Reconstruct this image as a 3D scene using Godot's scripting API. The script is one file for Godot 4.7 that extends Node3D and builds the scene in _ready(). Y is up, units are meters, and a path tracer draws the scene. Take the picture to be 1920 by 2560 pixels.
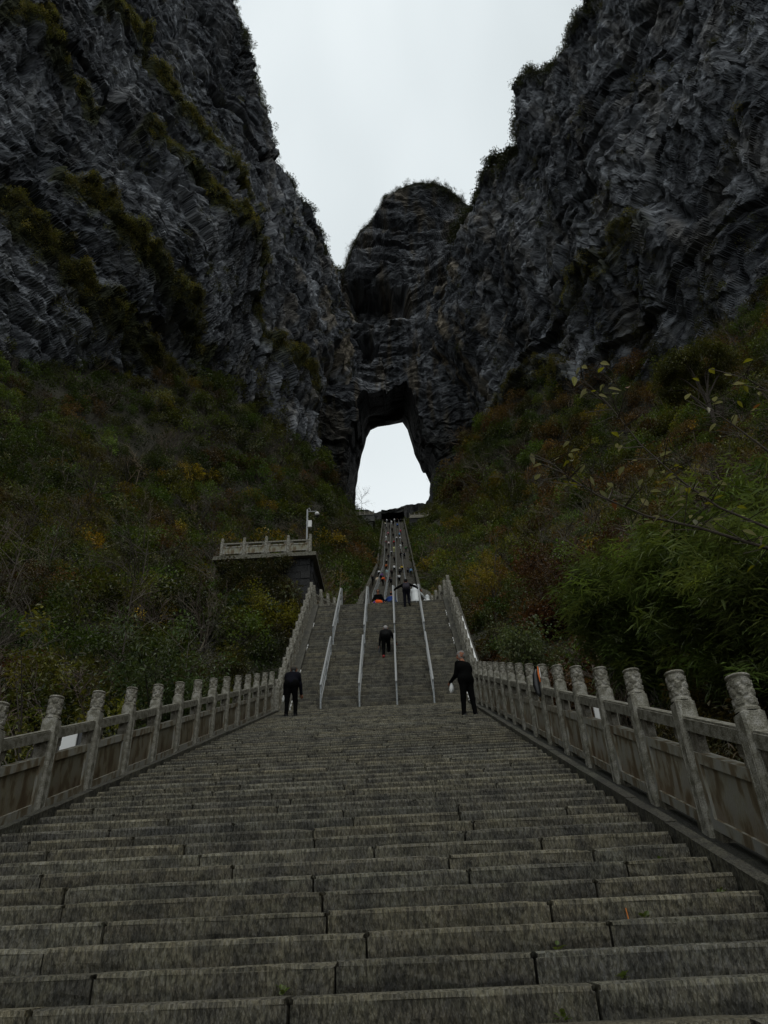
extends Node3D
# A steep stone stairway climbing between two cliffs to a natural rock arch, under an overcast sky.
# World origin is at eye height where the photographer stood; -z runs up the stairs, y is up, metres.

const RISE := 0.135
const TREAD := 0.337
const FIRST := 3.732        # distance of the step whose edge is at eye height
const SLOPE := 0.135 / 0.337

var rng := RandomNumberGenerator.new()
var M := {}
var used := {}
var na := FastNoiseLite.new()   # smooth fractal
var nr := FastNoiseLite.new()   # ridged
var nv := FastNoiseLite.new()   # single octave
var nc := FastNoiseLite.new()   # cells
var nd := FastNoiseLite.new()   # borders between cells

class Mb:
	var v := PackedVector3Array()
	var c := PackedColorArray()
	var uv := PackedVector2Array()
	var i := PackedInt32Array()
	var tint := Color(1, 1, 1)
	func p(a: Vector3, t := Vector2.ZERO) -> int:
		v.append(a); c.append(tint); uv.append(t)
		return v.size() - 1
	func tri(a: int, b: int, d: int) -> void:
		i.append(a); i.append(d); i.append(b)
	func quad(a: int, b: int, d: int, e: int) -> void:
		tri(a, b, d); tri(a, d, e)
	func face(a: Vector3, b: Vector3, d: Vector3, e: Vector3) -> void:
		quad(p(a, Vector2(0, 1)), p(b, Vector2(1, 1)), p(d, Vector2(1, 0)), p(e, Vector2(0, 0)))
	func hexa(q: Array) -> void:   # 8 corners: bottom 0-3 counter-clockwise seen from above, top 4-7
		face(q[3], q[2], q[1], q[0]); face(q[4], q[5], q[6], q[7])
		for k in 4:
			var n := (k + 1) % 4
			face(q[k], q[n], q[n + 4], q[k + 4])
	func box(lo: Vector3, hi: Vector3, t := Transform3D()) -> void:
		hexa([t * Vector3(lo.x, lo.y, hi.z), t * Vector3(hi.x, lo.y, hi.z), t * Vector3(hi.x, lo.y, lo.z), t * Vector3(lo.x, lo.y, lo.z),
			t * Vector3(lo.x, hi.y, hi.z), t * Vector3(hi.x, hi.y, hi.z), t * Vector3(hi.x, hi.y, lo.z), t * Vector3(lo.x, hi.y, lo.z)])
	func sheared(lo: Vector3, hi: Vector3, s: float) -> void:   # a box along -z whose y rises by s per metre of -z
		var q := []
		for y in [lo.y, hi.y]:
			for k in [[lo.x, hi.z], [hi.x, hi.z], [hi.x, lo.z], [lo.x, lo.z]]:
				q.append(Vector3(k[0], y - k[1] * s, k[1]))
		hexa(q)
	func tube(pts: Array, radii: Array, sides := 6, cap := true) -> void:
		var first := v.size()
		for k in pts.size():
			var d: Vector3 = (pts[mini(k + 1, pts.size() - 1)] - pts[maxi(k - 1, 0)]).normalized()
			var x := d.cross(Vector3.UP if absf(d.y) < 0.9 else Vector3.RIGHT).normalized()
			var y := x.cross(d)
			for s in sides:
				var a := TAU * s / sides
				p(pts[k] + (x * cos(a) + y * sin(a)) * radii[k], Vector2(float(s) / sides, k))
		for k in pts.size() - 1:
			for s in sides:
				var n := (s + 1) % sides
				quad(first + k * sides + n, first + k * sides + s, first + (k + 1) * sides + s, first + (k + 1) * sides + n)
		if cap:
			var e := first + (pts.size() - 1) * sides
			for s in range(1, sides - 1):
				tri(e, e + s + 1, e + s); tri(first, first + s, first + s + 1)
	func lathe(prof: Array, sides := 16, at := Vector3.ZERO) -> void:   # [radius, height] pairs from bottom to top
		var first := v.size()
		for q in prof:
			for s in sides:
				var a := TAU * s / sides
				p(at + Vector3(cos(a) * q[0], q[1], -sin(a) * q[0]), Vector2(float(s) / sides, q[1]))
		for k in prof.size() - 1:
			for s in sides:
				var n := (s + 1) % sides
				quad(first + k * sides + s, first + k * sides + n, first + (k + 1) * sides + n, first + (k + 1) * sides + s)
		var e: int = first + (prof.size() - 1) * sides
		for s in range(1, sides - 1):
			tri(e, e + s, e + s + 1)
	func grid(cols: int, rows: int, first: int, flip := false) -> void:   # vertices laid column by column, rows each
		for a in cols - 1:
			for b in rows - 1:
				var k := first + a * rows + b
				if flip:
					quad(k, k + 1, k + rows + 1, k + rows)
				else:
					quad(k, k + rows, k + rows + 1, k + 1)
	func mesh(mat: Material, smooth := false) -> ArrayMesh:
		var arr := []
		arr.resize(Mesh.ARRAY_MAX)
		arr[Mesh.ARRAY_VERTEX] = v
		arr[Mesh.ARRAY_COLOR] = c
		arr[Mesh.ARRAY_TEX_UV] = uv
		arr[Mesh.ARRAY_INDEX] = i
		if smooth:
			var n := PackedVector3Array()
			n.resize(v.size())
			for k in range(0, i.size(), 3):
				var f := (v[i[k + 2]] - v[i[k]]).cross(v[i[k + 1]] - v[i[k]])
				n[i[k]] += f; n[i[k + 1]] += f; n[i[k + 2]] += f
			for k in n.size():
				n[k] = n[k].normalized()
			arr[Mesh.ARRAY_NORMAL] = n
		var m := ArrayMesh.new()
		m.add_surface_from_arrays(Mesh.PRIMITIVE_TRIANGLES, arr)
		m.surface_set_material(0, mat)
		return m


func label(o: Node, text: String, category: String, group := "") -> void:
	o.set_meta("label", text)
	o.set_meta("category", category)
	if group:
		o.set_meta("group", group)

func numbered(s: String) -> String:
	var n: int = used.get(s, 0)
	used[s] = n + 1
	return s if n == 0 else "%s_%03d" % [s, n]

func thing(called: String, text: String, category: String, at := Vector3.ZERO, turn := 0.0, group := "") -> Node3D:
	var o := Node3D.new()
	o.name = numbered(called)
	add_child(o)
	o.position = at
	o.rotation.y = turn
	label(o, text, category, group)
	return o

func put(called: String, mesh: Mesh, parent: Node3D, at := Vector3.ZERO) -> MeshInstance3D:
	var o := MeshInstance3D.new()
	var key := str(parent.get_instance_id()) + called
	var n: int = used.get(key, 0)
	used[key] = n + 1
	o.name = called if n == 0 else "%s_%03d" % [called, n]
	o.mesh = mesh
	o.position = at
	parent.add_child(o)
	return o

func structure(called: String, mesh: Mesh, text := "") -> MeshInstance3D:
	var o := MeshInstance3D.new()
	o.name = numbered(called)
	o.mesh = mesh
	o.set_meta("kind", "structure")
	if text:
		o.set_meta("label", text)
	add_child(o)
	return o

func scatter(called: String, mesh: Mesh, where: Array, tints: Array, parent: Node3D = null) -> MultiMeshInstance3D:
	var mm := MultiMesh.new()
	mm.transform_format = MultiMesh.TRANSFORM_3D
	mm.use_colors = true
	mm.mesh = mesh
	mm.instance_count = where.size()
	for k in where.size():
		mm.set_instance_transform(k, where[k])
		mm.set_instance_color(k, tints[k])
	var o := MultiMeshInstance3D.new()
	o.multimesh = mm
	o.set_meta("kind", "stuff")
	if parent:
		var key := str(parent.get_instance_id()) + called
		var n: int = used.get(key, 0)
		used[key] = n + 1
		o.name = called if n == 0 else "%s_%03d" % [called, n]
		parent.add_child(o)
	else:
		o.name = numbered(called)
		o.set_meta("kind", "stuff")
		add_child(o)
	return o

func lerp_list(t: float, pts: Array) -> float:   # piecewise linear through [t, value] pairs
	if t <= pts[0][0]:
		return pts[0][1]
	for k in pts.size() - 1:
		if t <= pts[k + 1][0]:
			return lerpf(pts[k][1], pts[k + 1][1], (t - pts[k][0]) / (pts[k + 1][0] - pts[k][0]))
	return pts[-1][1]

func rand_basis(scale: float) -> Basis:
	return Basis(Vector3.UP, rng.randf() * TAU) * Basis(Vector3.RIGHT, rng.randf_range(-0.5, 0.5)) * Basis(Vector3.BACK, rng.randf_range(-0.4, 0.4)) * Basis.from_scale(Vector3.ONE * scale)

# ---------------------------------------------------------------- the run of the stairs
const RUN := [[-60.0, -25.5], [21.93, 7.29], [22.9, 7.29], [31.2, 15.19], [35.0, 15.2], [45.0, 21.3], [69.0, 33.9], [119.0, 65.0], [190.0, 120.0], [196.0, 121.0], [206.0, 128.0], [250.0, 160.0]]
const LEFT_SIDE := [[0.0, -3.63], [31.2, -3.63], [33.6, -2.0], [45.0, -2.1], [69.0, -3.05], [120.0, -2.9], [190.0, -2.45]]
const RIGHT_SIDE := [[0.0, 1.95], [22.0, 1.95], [23.0, 2.2], [31.2, 2.2], [33.6, 1.75], [45.0, 2.0], [69.0, 2.35], [120.0, 3.4], [190.0, 3.5]]

func run_y(d: float) -> float:
	return lerp_list(d, RUN)

func hill(x: float, d: float) -> float:
	var h := run_y(d)
	var l := lerp_list(d, LEFT_SIDE)
	var r := lerp_list(d, RIGHT_SIDE)
	var u := 0.0
	var side := 0.0
	if x < l:
		u = maxf(0.0, l - x - 1.2)
		side = u * (0.107 + 0.0085 * u) + u * smoothstep(95.0, 175.0, d)
	elif x > r:
		u = maxf(0.0, x - r - 1.2)
		side = u * (0.30 + 0.0069 * u) + u * smoothstep(110.0, 205.0, d)
	side *= lerpf(1.0, smoothstep(13.0, 26.0, absf(x)), smoothstep(178.0, 192.0, d))
	var near := 1.0 - smoothstep(0.0, 3.0, u)
	return h + side - 0.9 - 0.5 * near * (1.0 if d < 190.0 else 0.3) + na.get_noise_2d(x * 3.0, d * 3.0) * 1.2 * smoothstep(1.0, 8.0, u) - 1.6 * smoothstep(2.0, 14.0, u)

# ---------------------------------------------------------------- materials
func noise_tex(kind: int, freq: float, oct: int, ramp: Array, size := 512, fractal := FastNoiseLite.FRACTAL_FBM, sd := 1) -> NoiseTexture2D:
	var n := FastNoiseLite.new()
	n.noise_type = kind
	n.frequency = freq
	n.fractal_type = fractal
	n.fractal_octaves = oct
	n.seed = sd
	var t := NoiseTexture2D.new()
	t.width = size
	t.height = size
	t.seamless = true
	t.noise = n
	if ramp.size():
		var g := Gradient.new()
		var off := PackedFloat32Array()
		var col := PackedColorArray()
		for r in ramp:
			off.append(r[0])
			col.append(Color(r[1], r[2], r[3]).linear_to_srgb())
		g.offsets = off
		g.colors = col
		t.color_ramp = g
	return t

func mat(called: String, c: Color, rough: float, metal := 0.0) -> StandardMaterial3D:
	var m := StandardMaterial3D.new()
	m.resource_name = called
	m.albedo_color = c.linear_to_srgb()
	m.roughness = rough
	m.metallic = metal
	M[called] = m
	return m

func tri_map(m: StandardMaterial3D, s: Vector3, world := true) -> void:
	m.uv1_triplanar = true
	m.uv1_world_triplanar = world
	m.uv1_scale = s
	m.uv1_triplanar_sharpness = 4.0

func make_materials() -> void:
	var S := FastNoiseLite.TYPE_SIMPLEX_SMOOTH
	var rock := mat("rock", Color(0.86, 0.87, 0.89), 0.85)
	rock.metallic_specular = 0.2
	rock.vertex_color_use_as_albedo = true
	rock.albedo_texture = noise_tex(S, 0.012, 6, [[0.0, 0.25, 0.25, 0.26], [0.40, 0.55, 0.55, 0.56], [0.52, 0.85, 0.85, 0.85], [0.64, 1.5, 1.49, 1.46], [1.0, 2.4, 2.38, 2.35]], 1024, FastNoiseLite.FRACTAL_FBM, 5)
	rock.heightmap_enabled = true
	rock.heightmap_texture = noise_tex(S, 0.014, 7, [], 1024, FastNoiseLite.FRACTAL_RIDGED, 9)
	rock.heightmap_scale = 38.0

	var stone := mat("step_stone", Color(1, 1, 1), 0.7)
	stone.vertex_color_use_as_albedo = true
	stone.albedo_texture = noise_tex(S, 0.016, 6, [[0.0, 0.25, 0.25, 0.23], [0.36, 0.55, 0.54, 0.47], [0.48, 0.88, 0.85, 0.74], [0.58, 1.12, 1.07, 0.90], [0.70, 1.5, 1.42, 1.18], [1.0, 2.5, 2.4, 2.1]], 1024, FastNoiseLite.FRACTAL_FBM, 3)
	stone.heightmap_enabled = true
	stone.heightmap_texture = noise_tex(S, 0.03, 6, [], 1024, FastNoiseLite.FRACTAL_FBM, 4)
	stone.heightmap_scale = 1.6
	tri_map(stone, Vector3(2.1, 0.55, 1.3))
	stone.detail_enabled = true
	stone.detail_blend_mode = BaseMaterial3D.BLEND_MODE_MUL
	stone.detail_albedo = noise_tex(S, 0.008, 5, [[0.0, 0.4, 0.4, 0.41], [0.36, 0.62, 0.62, 0.62], [0.46, 0.88, 0.87, 0.84], [0.58, 1.0, 0.98, 0.93], [0.7, 1.15, 1.12, 1.0], [1.0, 1.25, 1.22, 1.1]], 1024, FastNoiseLite.FRACTAL_FBM, 19)
	stone.detail_uv_layer = BaseMaterial3D.DETAIL_UV_2
	stone.uv2_triplanar = true
	stone.uv2_world_triplanar = true
	stone.uv2_scale = Vector3(0.37, 0.29, 0.41)

	var gran := mat("granite", Color(1, 1, 1), 0.75)
	gran.vertex_color_use_as_albedo = true
	gran.albedo_texture = noise_tex(FastNoiseLite.TYPE_CELLULAR, 0.11, 2, [[0.0, 0.45, 0.44, 0.40], [0.35, 0.75, 0.73, 0.68], [0.6, 1.1, 1.08, 1.0], [1.0, 1.6, 1.56, 1.45]], 512, FastNoiseLite.FRACTAL_FBM, 6)
	gran.detail_enabled = true
	gran.detail_blend_mode = BaseMaterial3D.BLEND_MODE_MUL
	gran.detail_albedo = noise_tex(S, 0.012, 5, [[0.0, 0.3, 0.28, 0.22], [0.45, 0.72, 0.70, 0.62], [0.6, 1.0, 0.98, 0.94], [1.0, 1.0, 1.0, 1.0]], 512, FastNoiseLite.FRACTAL_FBM, 8)
	gran.detail_uv_layer = BaseMaterial3D.DETAIL_UV_1
	gran.heightmap_enabled = true
	gran.heightmap_texture = noise_tex(S, 0.08, 4, [], 512, FastNoiseLite.FRACTAL_FBM, 12)
	gran.heightmap_scale = 0.35
	tri_map(gran, Vector3(1.3, 1.3, 1.3))

	var panel := mat("panel_stone", Color(1, 1, 1), 0.75)
	panel.vertex_color_use_as_albedo = true
	panel.albedo_texture = noise_tex(S, 0.011, 6, [[0.0, 0.35, 0.24, 0.13], [0.38, 0.62, 0.52, 0.38], [0.5, 0.9, 0.86, 0.76], [0.62, 1.1, 1.07, 0.98], [1.0, 1.5, 1.48, 1.4]], 512, FastNoiseLite.FRACTAL_FBM, 14)
	panel.heightmap_enabled = true
	panel.heightmap_texture = gran.heightmap_texture
	panel.heightmap_scale = 0.3
	tri_map(panel, Vector3(0.9, 0.35, 0.9))

	var soil := mat("soil", Color(0.03, 0.028, 0.016), 0.95)
	soil.heightmap_enabled = true
	soil.heightmap_texture = noise_tex(S, 0.03, 5, [], 512, FastNoiseLite.FRACTAL_FBM, 21)
	soil.heightmap_scale = 25.0
	tri_map(soil, Vector3(0.1, 0.1, 0.1))

	var leaf := mat("leaf", Color(1, 1, 1), 0.4)
	leaf.vertex_color_use_as_albedo = true
	leaf.backlight_enabled = true
	leaf.backlight = Color(0.9, 0.9, 0.7)
	var bark := mat("bark", Color(1, 1, 1), 0.9)
	bark.vertex_color_use_as_albedo = true
	mat("steel", Color(0.27, 0.275, 0.27), 0.5, 0.3)
	mat("steel_dark", Color(0.2, 0.21, 0.21), 0.5, 0.4)
	mat("white_paint", Color(0.7, 0.7, 0.68), 0.5)
	mat("grey_paint", Color(0.35, 0.36, 0.36), 0.5)
	mat("black_plastic", Color(0.012, 0.012, 0.013), 0.35)
	mat("orange_cloth", Color(0.75, 0.17, 0.02), 0.7)
	mat("orange_wood", Color(0.5, 0.16, 0.03), 0.7)
	var cloth := mat("cloth", Color(1, 1, 1), 0.95)
	cloth.metallic_specular = 0.15
	cloth.vertex_color_use_as_albedo = true
	var rain := mat("raincoat", Color(1, 1, 1), 0.35)
	rain.vertex_color_use_as_albedo = true
	var wall := mat("masonry", Color(1, 1, 1), 0.85)
	wall.vertex_color_use_as_albedo = true
	wall.heightmap_enabled = true
	wall.heightmap_texture = stone.heightmap_texture
	wall.heightmap_scale = 3.0
	tri_map(wall, Vector3(0.5, 0.5, 0.5))

# ---------------------------------------------------------------- rock
var bed_p := 0.0      # where the last point lies along and across the beds
var bed_q := 0.0

func strata(a: float, b: float, ang: float, sd: float) -> float:   # relief of bedded rock in metres
	var w := na.get_noise_2d(a * 0.5 + sd, b * 0.5) * 8.0 + nv.get_noise_2d(a * 3.0, b * 3.0 + sd) * 0.8
	var p := a * cos(ang) + b * sin(ang) + w * 0.5
	var q := -a * sin(ang) + b * cos(ang) + w
	bed_p = p
	bed_q = q
	var h := na.get_noise_2d(a * 0.55 + sd * 3.0, b * 0.35) * 11.0
	h += nc.get_noise_2d(p * 1.1 + sd, q * 2.6) * 2.2                 # big slabs
	h += nr.get_noise_2d(p * 0.9 + sd, q * 3.6) * 2.2                 # beds
	h += nc.get_noise_2d(p * 5.0 + sd, q * 12.0) * 1.1                # broken blocks
	h += nc.get_noise_2d(p * 19.0, q * 38.0 + sd) * 0.5
	h += na.get_noise_2d(p * 9.0, q * 16.0) * 0.9
	h -= 2.4 * smoothstep(-0.86, -0.99, nd.get_noise_2d(p * 1.3 + sd, q * 3.4))      # open cracks
	h -= 1.0 * smoothstep(-0.82, -0.98, nd.get_noise_2d(a * 3.5 + w, b * 1.6 + sd))
	return h

func rock_tint(a: float, b: float, sd: float, brown: float) -> Color:
	var t := na.get_noise_2d(a * 1.6 + sd * 7.0, b * 1.1) * 0.5 + 0.5
	var s := na.get_noise_2d(a * 6.0 + 40.0, b * 1.4 + sd) * 0.5 + 0.5      # streaks run down
	var c := Color(0.135, 0.142, 0.153).lerp(Color(0.29, 0.30, 0.315), smoothstep(0.38, 0.72, t))
	c = c.lerp(Color(0.24, 0.205, 0.155), brown * smoothstep(0.5, 0.72, s))
	var bands := nv.get_noise_2d(bed_q * 15.0, bed_p * 0.6 + sd) + 0.6 * nv.get_noise_2d(bed_q * 46.0, bed_p * 1.3)
	var runs := nv.get_noise_2d(a * 26.0 + sd, b * 1.3)
	c = c * exp(0.46 * bands + 0.28 * runs - 0.06)
	c = c.lerp(Color(0.07, 0.071, 0.075), smoothstep(0.60, 0.75, 1.0 - s) * 0.7)
	return c

class Wall:
	var o: Vector3
	var s: Vector3
	var n: Vector3
	var ridge := []
	var base := []
	var strips := []
	var ang := 0.0
	var turn := 0.0
	var pivot := Vector2(108, 250)
	var stop := 172.0
	var lush := 1.0
	var seed_at := 0.0
	func _init(o_: Vector3, s_: Vector3, n_: Vector3) -> void:
		o = o_; s = s_; n = n_

func wall_relief(w: Wall, a: float, b: float, at_strip: Array) -> float:
	var h := strata(a - w.pivot.x, b - w.pivot.y, w.ang + w.turn * smoothstep(w.pivot.x - 14.0, w.pivot.x + 16.0, a), w.seed_at)
	h -= 10.0 * smoothstep(w.stop - 26.0, w.stop, a) * smoothstep(215.0, 180.0, b)
	for y in at_strip:
		var e: float = b - y
		if e < 0.0 and e > -16.0:
			h += 3.6 * (1.0 + e / 16.0)
		elif e >= 0.0 and e < 7.0:
			h += 3.6 * (1.0 - e / 7.0) * (0.35 if e > 1.0 else 1.0) - 1.0
	return h

func strips_at(w: Wall, a: float) -> Array:
	var out := []
	for st in w.strips:
		if a > st[0][0] - 2.0 and a < st[-1][0] + 2.0:
			out.append(lerp_list(a, st) + nv.get_noise_1d(a * 9.0) * 2.5)
	return out

func wall_point(w: Wall, a: float, b: float) -> Vector3:
	return w.o + w.s * a + Vector3.UP * b + w.n * wall_relief(w, a, b, strips_at(w, a))

func build_wall(w: Wall, a0: float, a1: float, cols: int, rows: int, brown0: float, text: String) -> void:
	var m := Mb.new()
	var back := 10
	for i in cols:
		var a := lerpf(a0, a1, pow(float(i) / (cols - 1), 1.0))
		var lo: float = lerp_list(a, w.base)
		var hi: float = lerp_list(a, w.ridge) + nv.get_noise_1d(a * 22.0 + w.seed_at) * 2.2 + nv.get_noise_1d(a * 60.0) * 0.9
		var st := strips_at(w, a)
		var brown := smoothstep(a1 - 75.0, a1, a) * 0.8 + brown0
		var last := Vector3.ZERO
		for j in rows:
			var b := lerpf(lo, hi, float(j) / (rows - 1))
			var h := wall_relief(w, a, b, st)
			var pq := Vector2(bed_p, bed_q)
			var top := smoothstep(hi - 10.0, hi, b)
			h -= top * top * 4.0
			bed_p = pq.x
			bed_q = pq.y
			var c := rock_tint(a, b, w.seed_at, brown)
			for y in st:
				var e: float = absf(b - y + 3.0)
				c = c.lerp(Color(0.06, 0.065, 0.025), 0.85 * smoothstep(7.0, 2.0, e) * w.lush)
			c = c.lerp(Color(0.03, 0.033, 0.018), top * 0.8)
			m.tint = c
			last = w.o + w.s * a + Vector3.UP * b + w.n * h
			m.p(last, Vector2(pq.x / 48.0, pq.y / 21.0))
		for j in back:
			var t := float(j + 1) / back
			m.tint = Color(0.03, 0.034, 0.018)
			m.p(last - w.n * (40.0 * t * t + 2.0 * t) + Vector3.UP * (3.0 * t - 30.0 * t * t + nv.get_noise_2d(a * 12.0, t * 40.0)), Vector2(a / 40.0, 5.0 + t))
	m.grid(cols, rows + back, 0, w.n.x < 0.0)
	structure("cliff", m.mesh(M.rock), text)

func radial(poly: Array, c: Vector2, ang: float) -> Vector2:
	var d := Vector2(cos(ang), sin(ang))
	var best := -1.0
	for k in poly.size():
		var a: Vector2 = poly[k] - c
		var e: Vector2 = poly[(k + 1) % poly.size()] - c - a
		var den := d.cross(e)
		if absf(den) < 1e-9:
			continue
		var t := a.cross(e) / den
		var s := a.cross(d) / den
		if t > 0.0 and s >= 0.0 and s <= 1.0 and (best < 0.0 or t < best):
			best = t
	return c + d * best

func arch_forward(x: float) -> float:
	return 10.0 * smoothstep(12.0, 36.0, x)

func build_arch() -> void:
	var mouth := [Vector2(-15.5, 118), Vector2(-14.8, 136), Vector2(-15.5, 148.3), Vector2(-14.5, 160.5), Vector2(-12.6, 169.5), Vector2(-10.6, 178.8), Vector2(-9.4, 187.6), Vector2(-7, 190.8), Vector2(-1, 191.6), Vector2(3.8, 196.8), Vector2(7.7, 197.5), Vector2(10.3, 191.1), Vector2(12, 181.1), Vector2(13.3, 167.7), Vector2(15.9, 154.9), Vector2(17.3, 146.2), Vector2(17, 137.9), Vector2(17.5, 118)]
	var hole := [Vector2(-14.9, 163.5), Vector2(-14.9, 166.8), Vector2(-14.1, 171.1), Vector2(-13.4, 178.8), Vector2(-11.8, 186.2), Vector2(-10.2, 194.3), Vector2(-9.2, 200.6), Vector2(-7.2, 204.8), Vector2(-4, 206.2), Vector2(1.1, 206.6), Vector2(7, 207.8), Vector2(8.9, 203.6), Vector2(9.8, 197.7), Vector2(10.8, 190.3), Vector2(13.1, 184.5), Vector2(15.4, 177.4), Vector2(16.8, 171.9), Vector2(16.5, 167.6), Vector2(14.6, 165.4), Vector2(12, 158), Vector2(4.3, 155), Vector2(-1.2, 155), Vector2(-7.1, 155), Vector2(-13.5, 158)]
	var outer := [Vector2(-55, 108), Vector2(-55, 250), Vector2(-25, 258), Vector2(-14.4, 259.5), Vector2(-12.5, 266), Vector2(-11.1, 273), Vector2(-7.3, 283.9), Vector2(-1.8, 290.6), Vector2(2.2, 300.5), Vector2(5.3, 309.4), Vector2(12.1, 315), Vector2(19.8, 318), Vector2(27.4, 318.2), Vector2(32.6, 313), Vector2(35.8, 306.5), Vector2(39.1, 302), Vector2(62, 285), Vector2(62, 108)]
	var cols := 860
	var tun := 50
	var rows := 280
	var back := 10
	var m := Mb.new()
	for i in cols + 1:
		var ang := TAU * (i % cols) / cols
		var mo := radial(mouth, Vector2(0.5, 165), ang)
		var ho := radial(hole, Vector2(0.5, 180), ang)
		var ou := radial(outer, Vector2(0.5, 165), ang)
		var dir := Vector2(cos(ang), sin(ang))
		var lip := strata(mo.x, mo.y - 240.0, 0.1, 77.0) * 0.75 - 1.0
		for j in tun:
			var t := float(j) / tun
			var q := ho.lerp(mo, t)
			q += dir * t * (nc.get_noise_1d(ang * 130.0) * 1.3 + nv.get_noise_1d(ang * 160.0) * 0.9)
			var z := lerpf(248.0, 206.0, t)
			var k := smoothstep(0.0, 0.12, t)
			q += dir * ((na.get_noise_2d(ang * 22.0, z * 1.6) * 5.0 + nc.get_noise_2d(ang * 90.0, z * 9.0) * 0.9) * k * (1.0 - t) + nv.get_noise_2d(ang * 70.0, z * 3.0) * 0.7)
			m.tint = Color(0.028, 0.025, 0.022).lerp(Color(0.010, 0.010, 0.011), nv.get_noise_2d(ang * 60.0, z * 0.6) * 0.5 + 0.5)  # the shade inside the tunnel is put into the rock colour
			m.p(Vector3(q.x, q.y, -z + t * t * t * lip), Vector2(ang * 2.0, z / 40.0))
		var ring := 0.0
		var last_y := ou.y
		for j in rows:
			var t := float(j) / (rows - 1)
			var q := mo.lerp(ou, t)
			q += dir * (1.0 - smoothstep(0.0, 0.2, t)) * (nc.get_noise_1d(ang * 130.0) * 1.3 + nv.get_noise_1d(ang * 160.0) * 0.9)
			var h := strata(q.x, q.y - 240.0, 0.1, 77.0) * 0.75
			var edge := smoothstep(0.0, 0.03, t)
			var bu := Vector2(bed_p / 48.0, bed_q / 18.0)
			h -= 1.0 - edge
			# the two dark hollows above the arch, the ledge between them and the brow over the upper one
			var fwd := arch_forward(q.x) * smoothstep(195.0, 225.0, q.y)
			h += fwd      # it runs into the right-hand cliff
			h += nc.get_noise_2d(q.x * 2.0, q.y * 7.0) * 1.3 * edge                         # thick level beds
			var roof := 249.0 - 0.28 * (q.x + 4.0) + nv.get_noise_1d(q.x * 9.0) * 1.6
			var deep := smoothstep(roof + 0.5, roof - 2.5, q.y) * smoothstep(225.0, 233.0, q.y) * smoothstep(-14.5, -10.0, q.x) * smoothstep(12.5, 8.0, q.x)
			h -= 14.0 * deep
			var e2 := Vector2((q.x + 7.0) / 5.5, (q.y - 214.0) / 7.0).length()
			h -= 11.0 * smoothstep(1.1, 0.6, e2 + nv.get_noise_2d(q.x * 5.0, q.y * 5.0) * 0.2)
			h += 4.0 * exp(-pow((q.y - 256.0) / 5.0, 2.0)) * smoothstep(22.0, 6.0, absf(q.x))
			h += 2.5 * exp(-pow((q.y - 224.5) / 2.2, 2.0)) * smoothstep(16.0, 6.0, absf(q.x))
			var top := smoothstep(0.93, 1.0, t) * smoothstep(250.0, 262.0, q.y)
			h = lerpf(h, fwd, top * 0.85)
			var c := rock_tint(q.x * 1.3 + 500.0, q.y, 31.0, 0.8) * 0.85
			c = c.lerp(Color(0.028, 0.032, 0.017), top * 0.85)
			# the pale smooth slab at the arch's left foot
			var sl := smoothstep(0.0, 0.03, t) * smoothstep(0.16, 0.11, t) * smoothstep(2.75, 2.85, ang) * smoothstep(3.25, 3.1, ang)
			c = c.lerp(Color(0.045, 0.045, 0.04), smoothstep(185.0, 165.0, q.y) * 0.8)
			c = c.lerp(Color(0.13, 0.12, 0.105), sl)
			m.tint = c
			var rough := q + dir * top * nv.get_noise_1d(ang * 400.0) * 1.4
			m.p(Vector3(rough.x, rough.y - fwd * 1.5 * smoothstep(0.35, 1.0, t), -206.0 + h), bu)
			last_y = rough.y - fwd * 1.5
			ring = h
		for j in back:
			var t := float(j + 1) / back
			m.tint = Color(0.03, 0.034, 0.018)
			m.p(Vector3(ou.x, last_y + 3.0 * t - 12.0 * t * t, -206.0 + ring - 46.0 * t), Vector2(ang, t))
	m.grid(cols + 1, tun + rows + back, 0, true)
	structure("arch_rock", m.mesh(M.rock), "rock massif between the cliffs, pierced by the tall natural arch")

# ---------------------------------------------------------------- ground, slopes and stairs
func build_ground() -> void:
	var g := Mb.new()
	g.face(Vector3(-4000, -70, 4000), Vector3(4000, -70, 4000), Vector3(4000, -70, -4000), Vector3(-4000, -70, -4000))
	structure("ground", g.mesh(M.soil))
	var m := Mb.new()
	var xs := []
	for k in 150:
		var t := float(k) / 149 * 2.0 - 1.0
		xs.append(signf(t) * (absf(t) * 30.0 + pow(absf(t), 2.6) * 140.0) - 0.6)
	var rows := 150
	for x in xs:
		for j in rows:
			var d := -60.0 + 275.0 * pow(float(j) / (rows - 1), 1.0)
			m.p(Vector3(x, hill(x, d), -d))
	m.grid(xs.size(), rows, 0)
	structure("hillside", m.mesh(M.soil, true))

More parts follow.
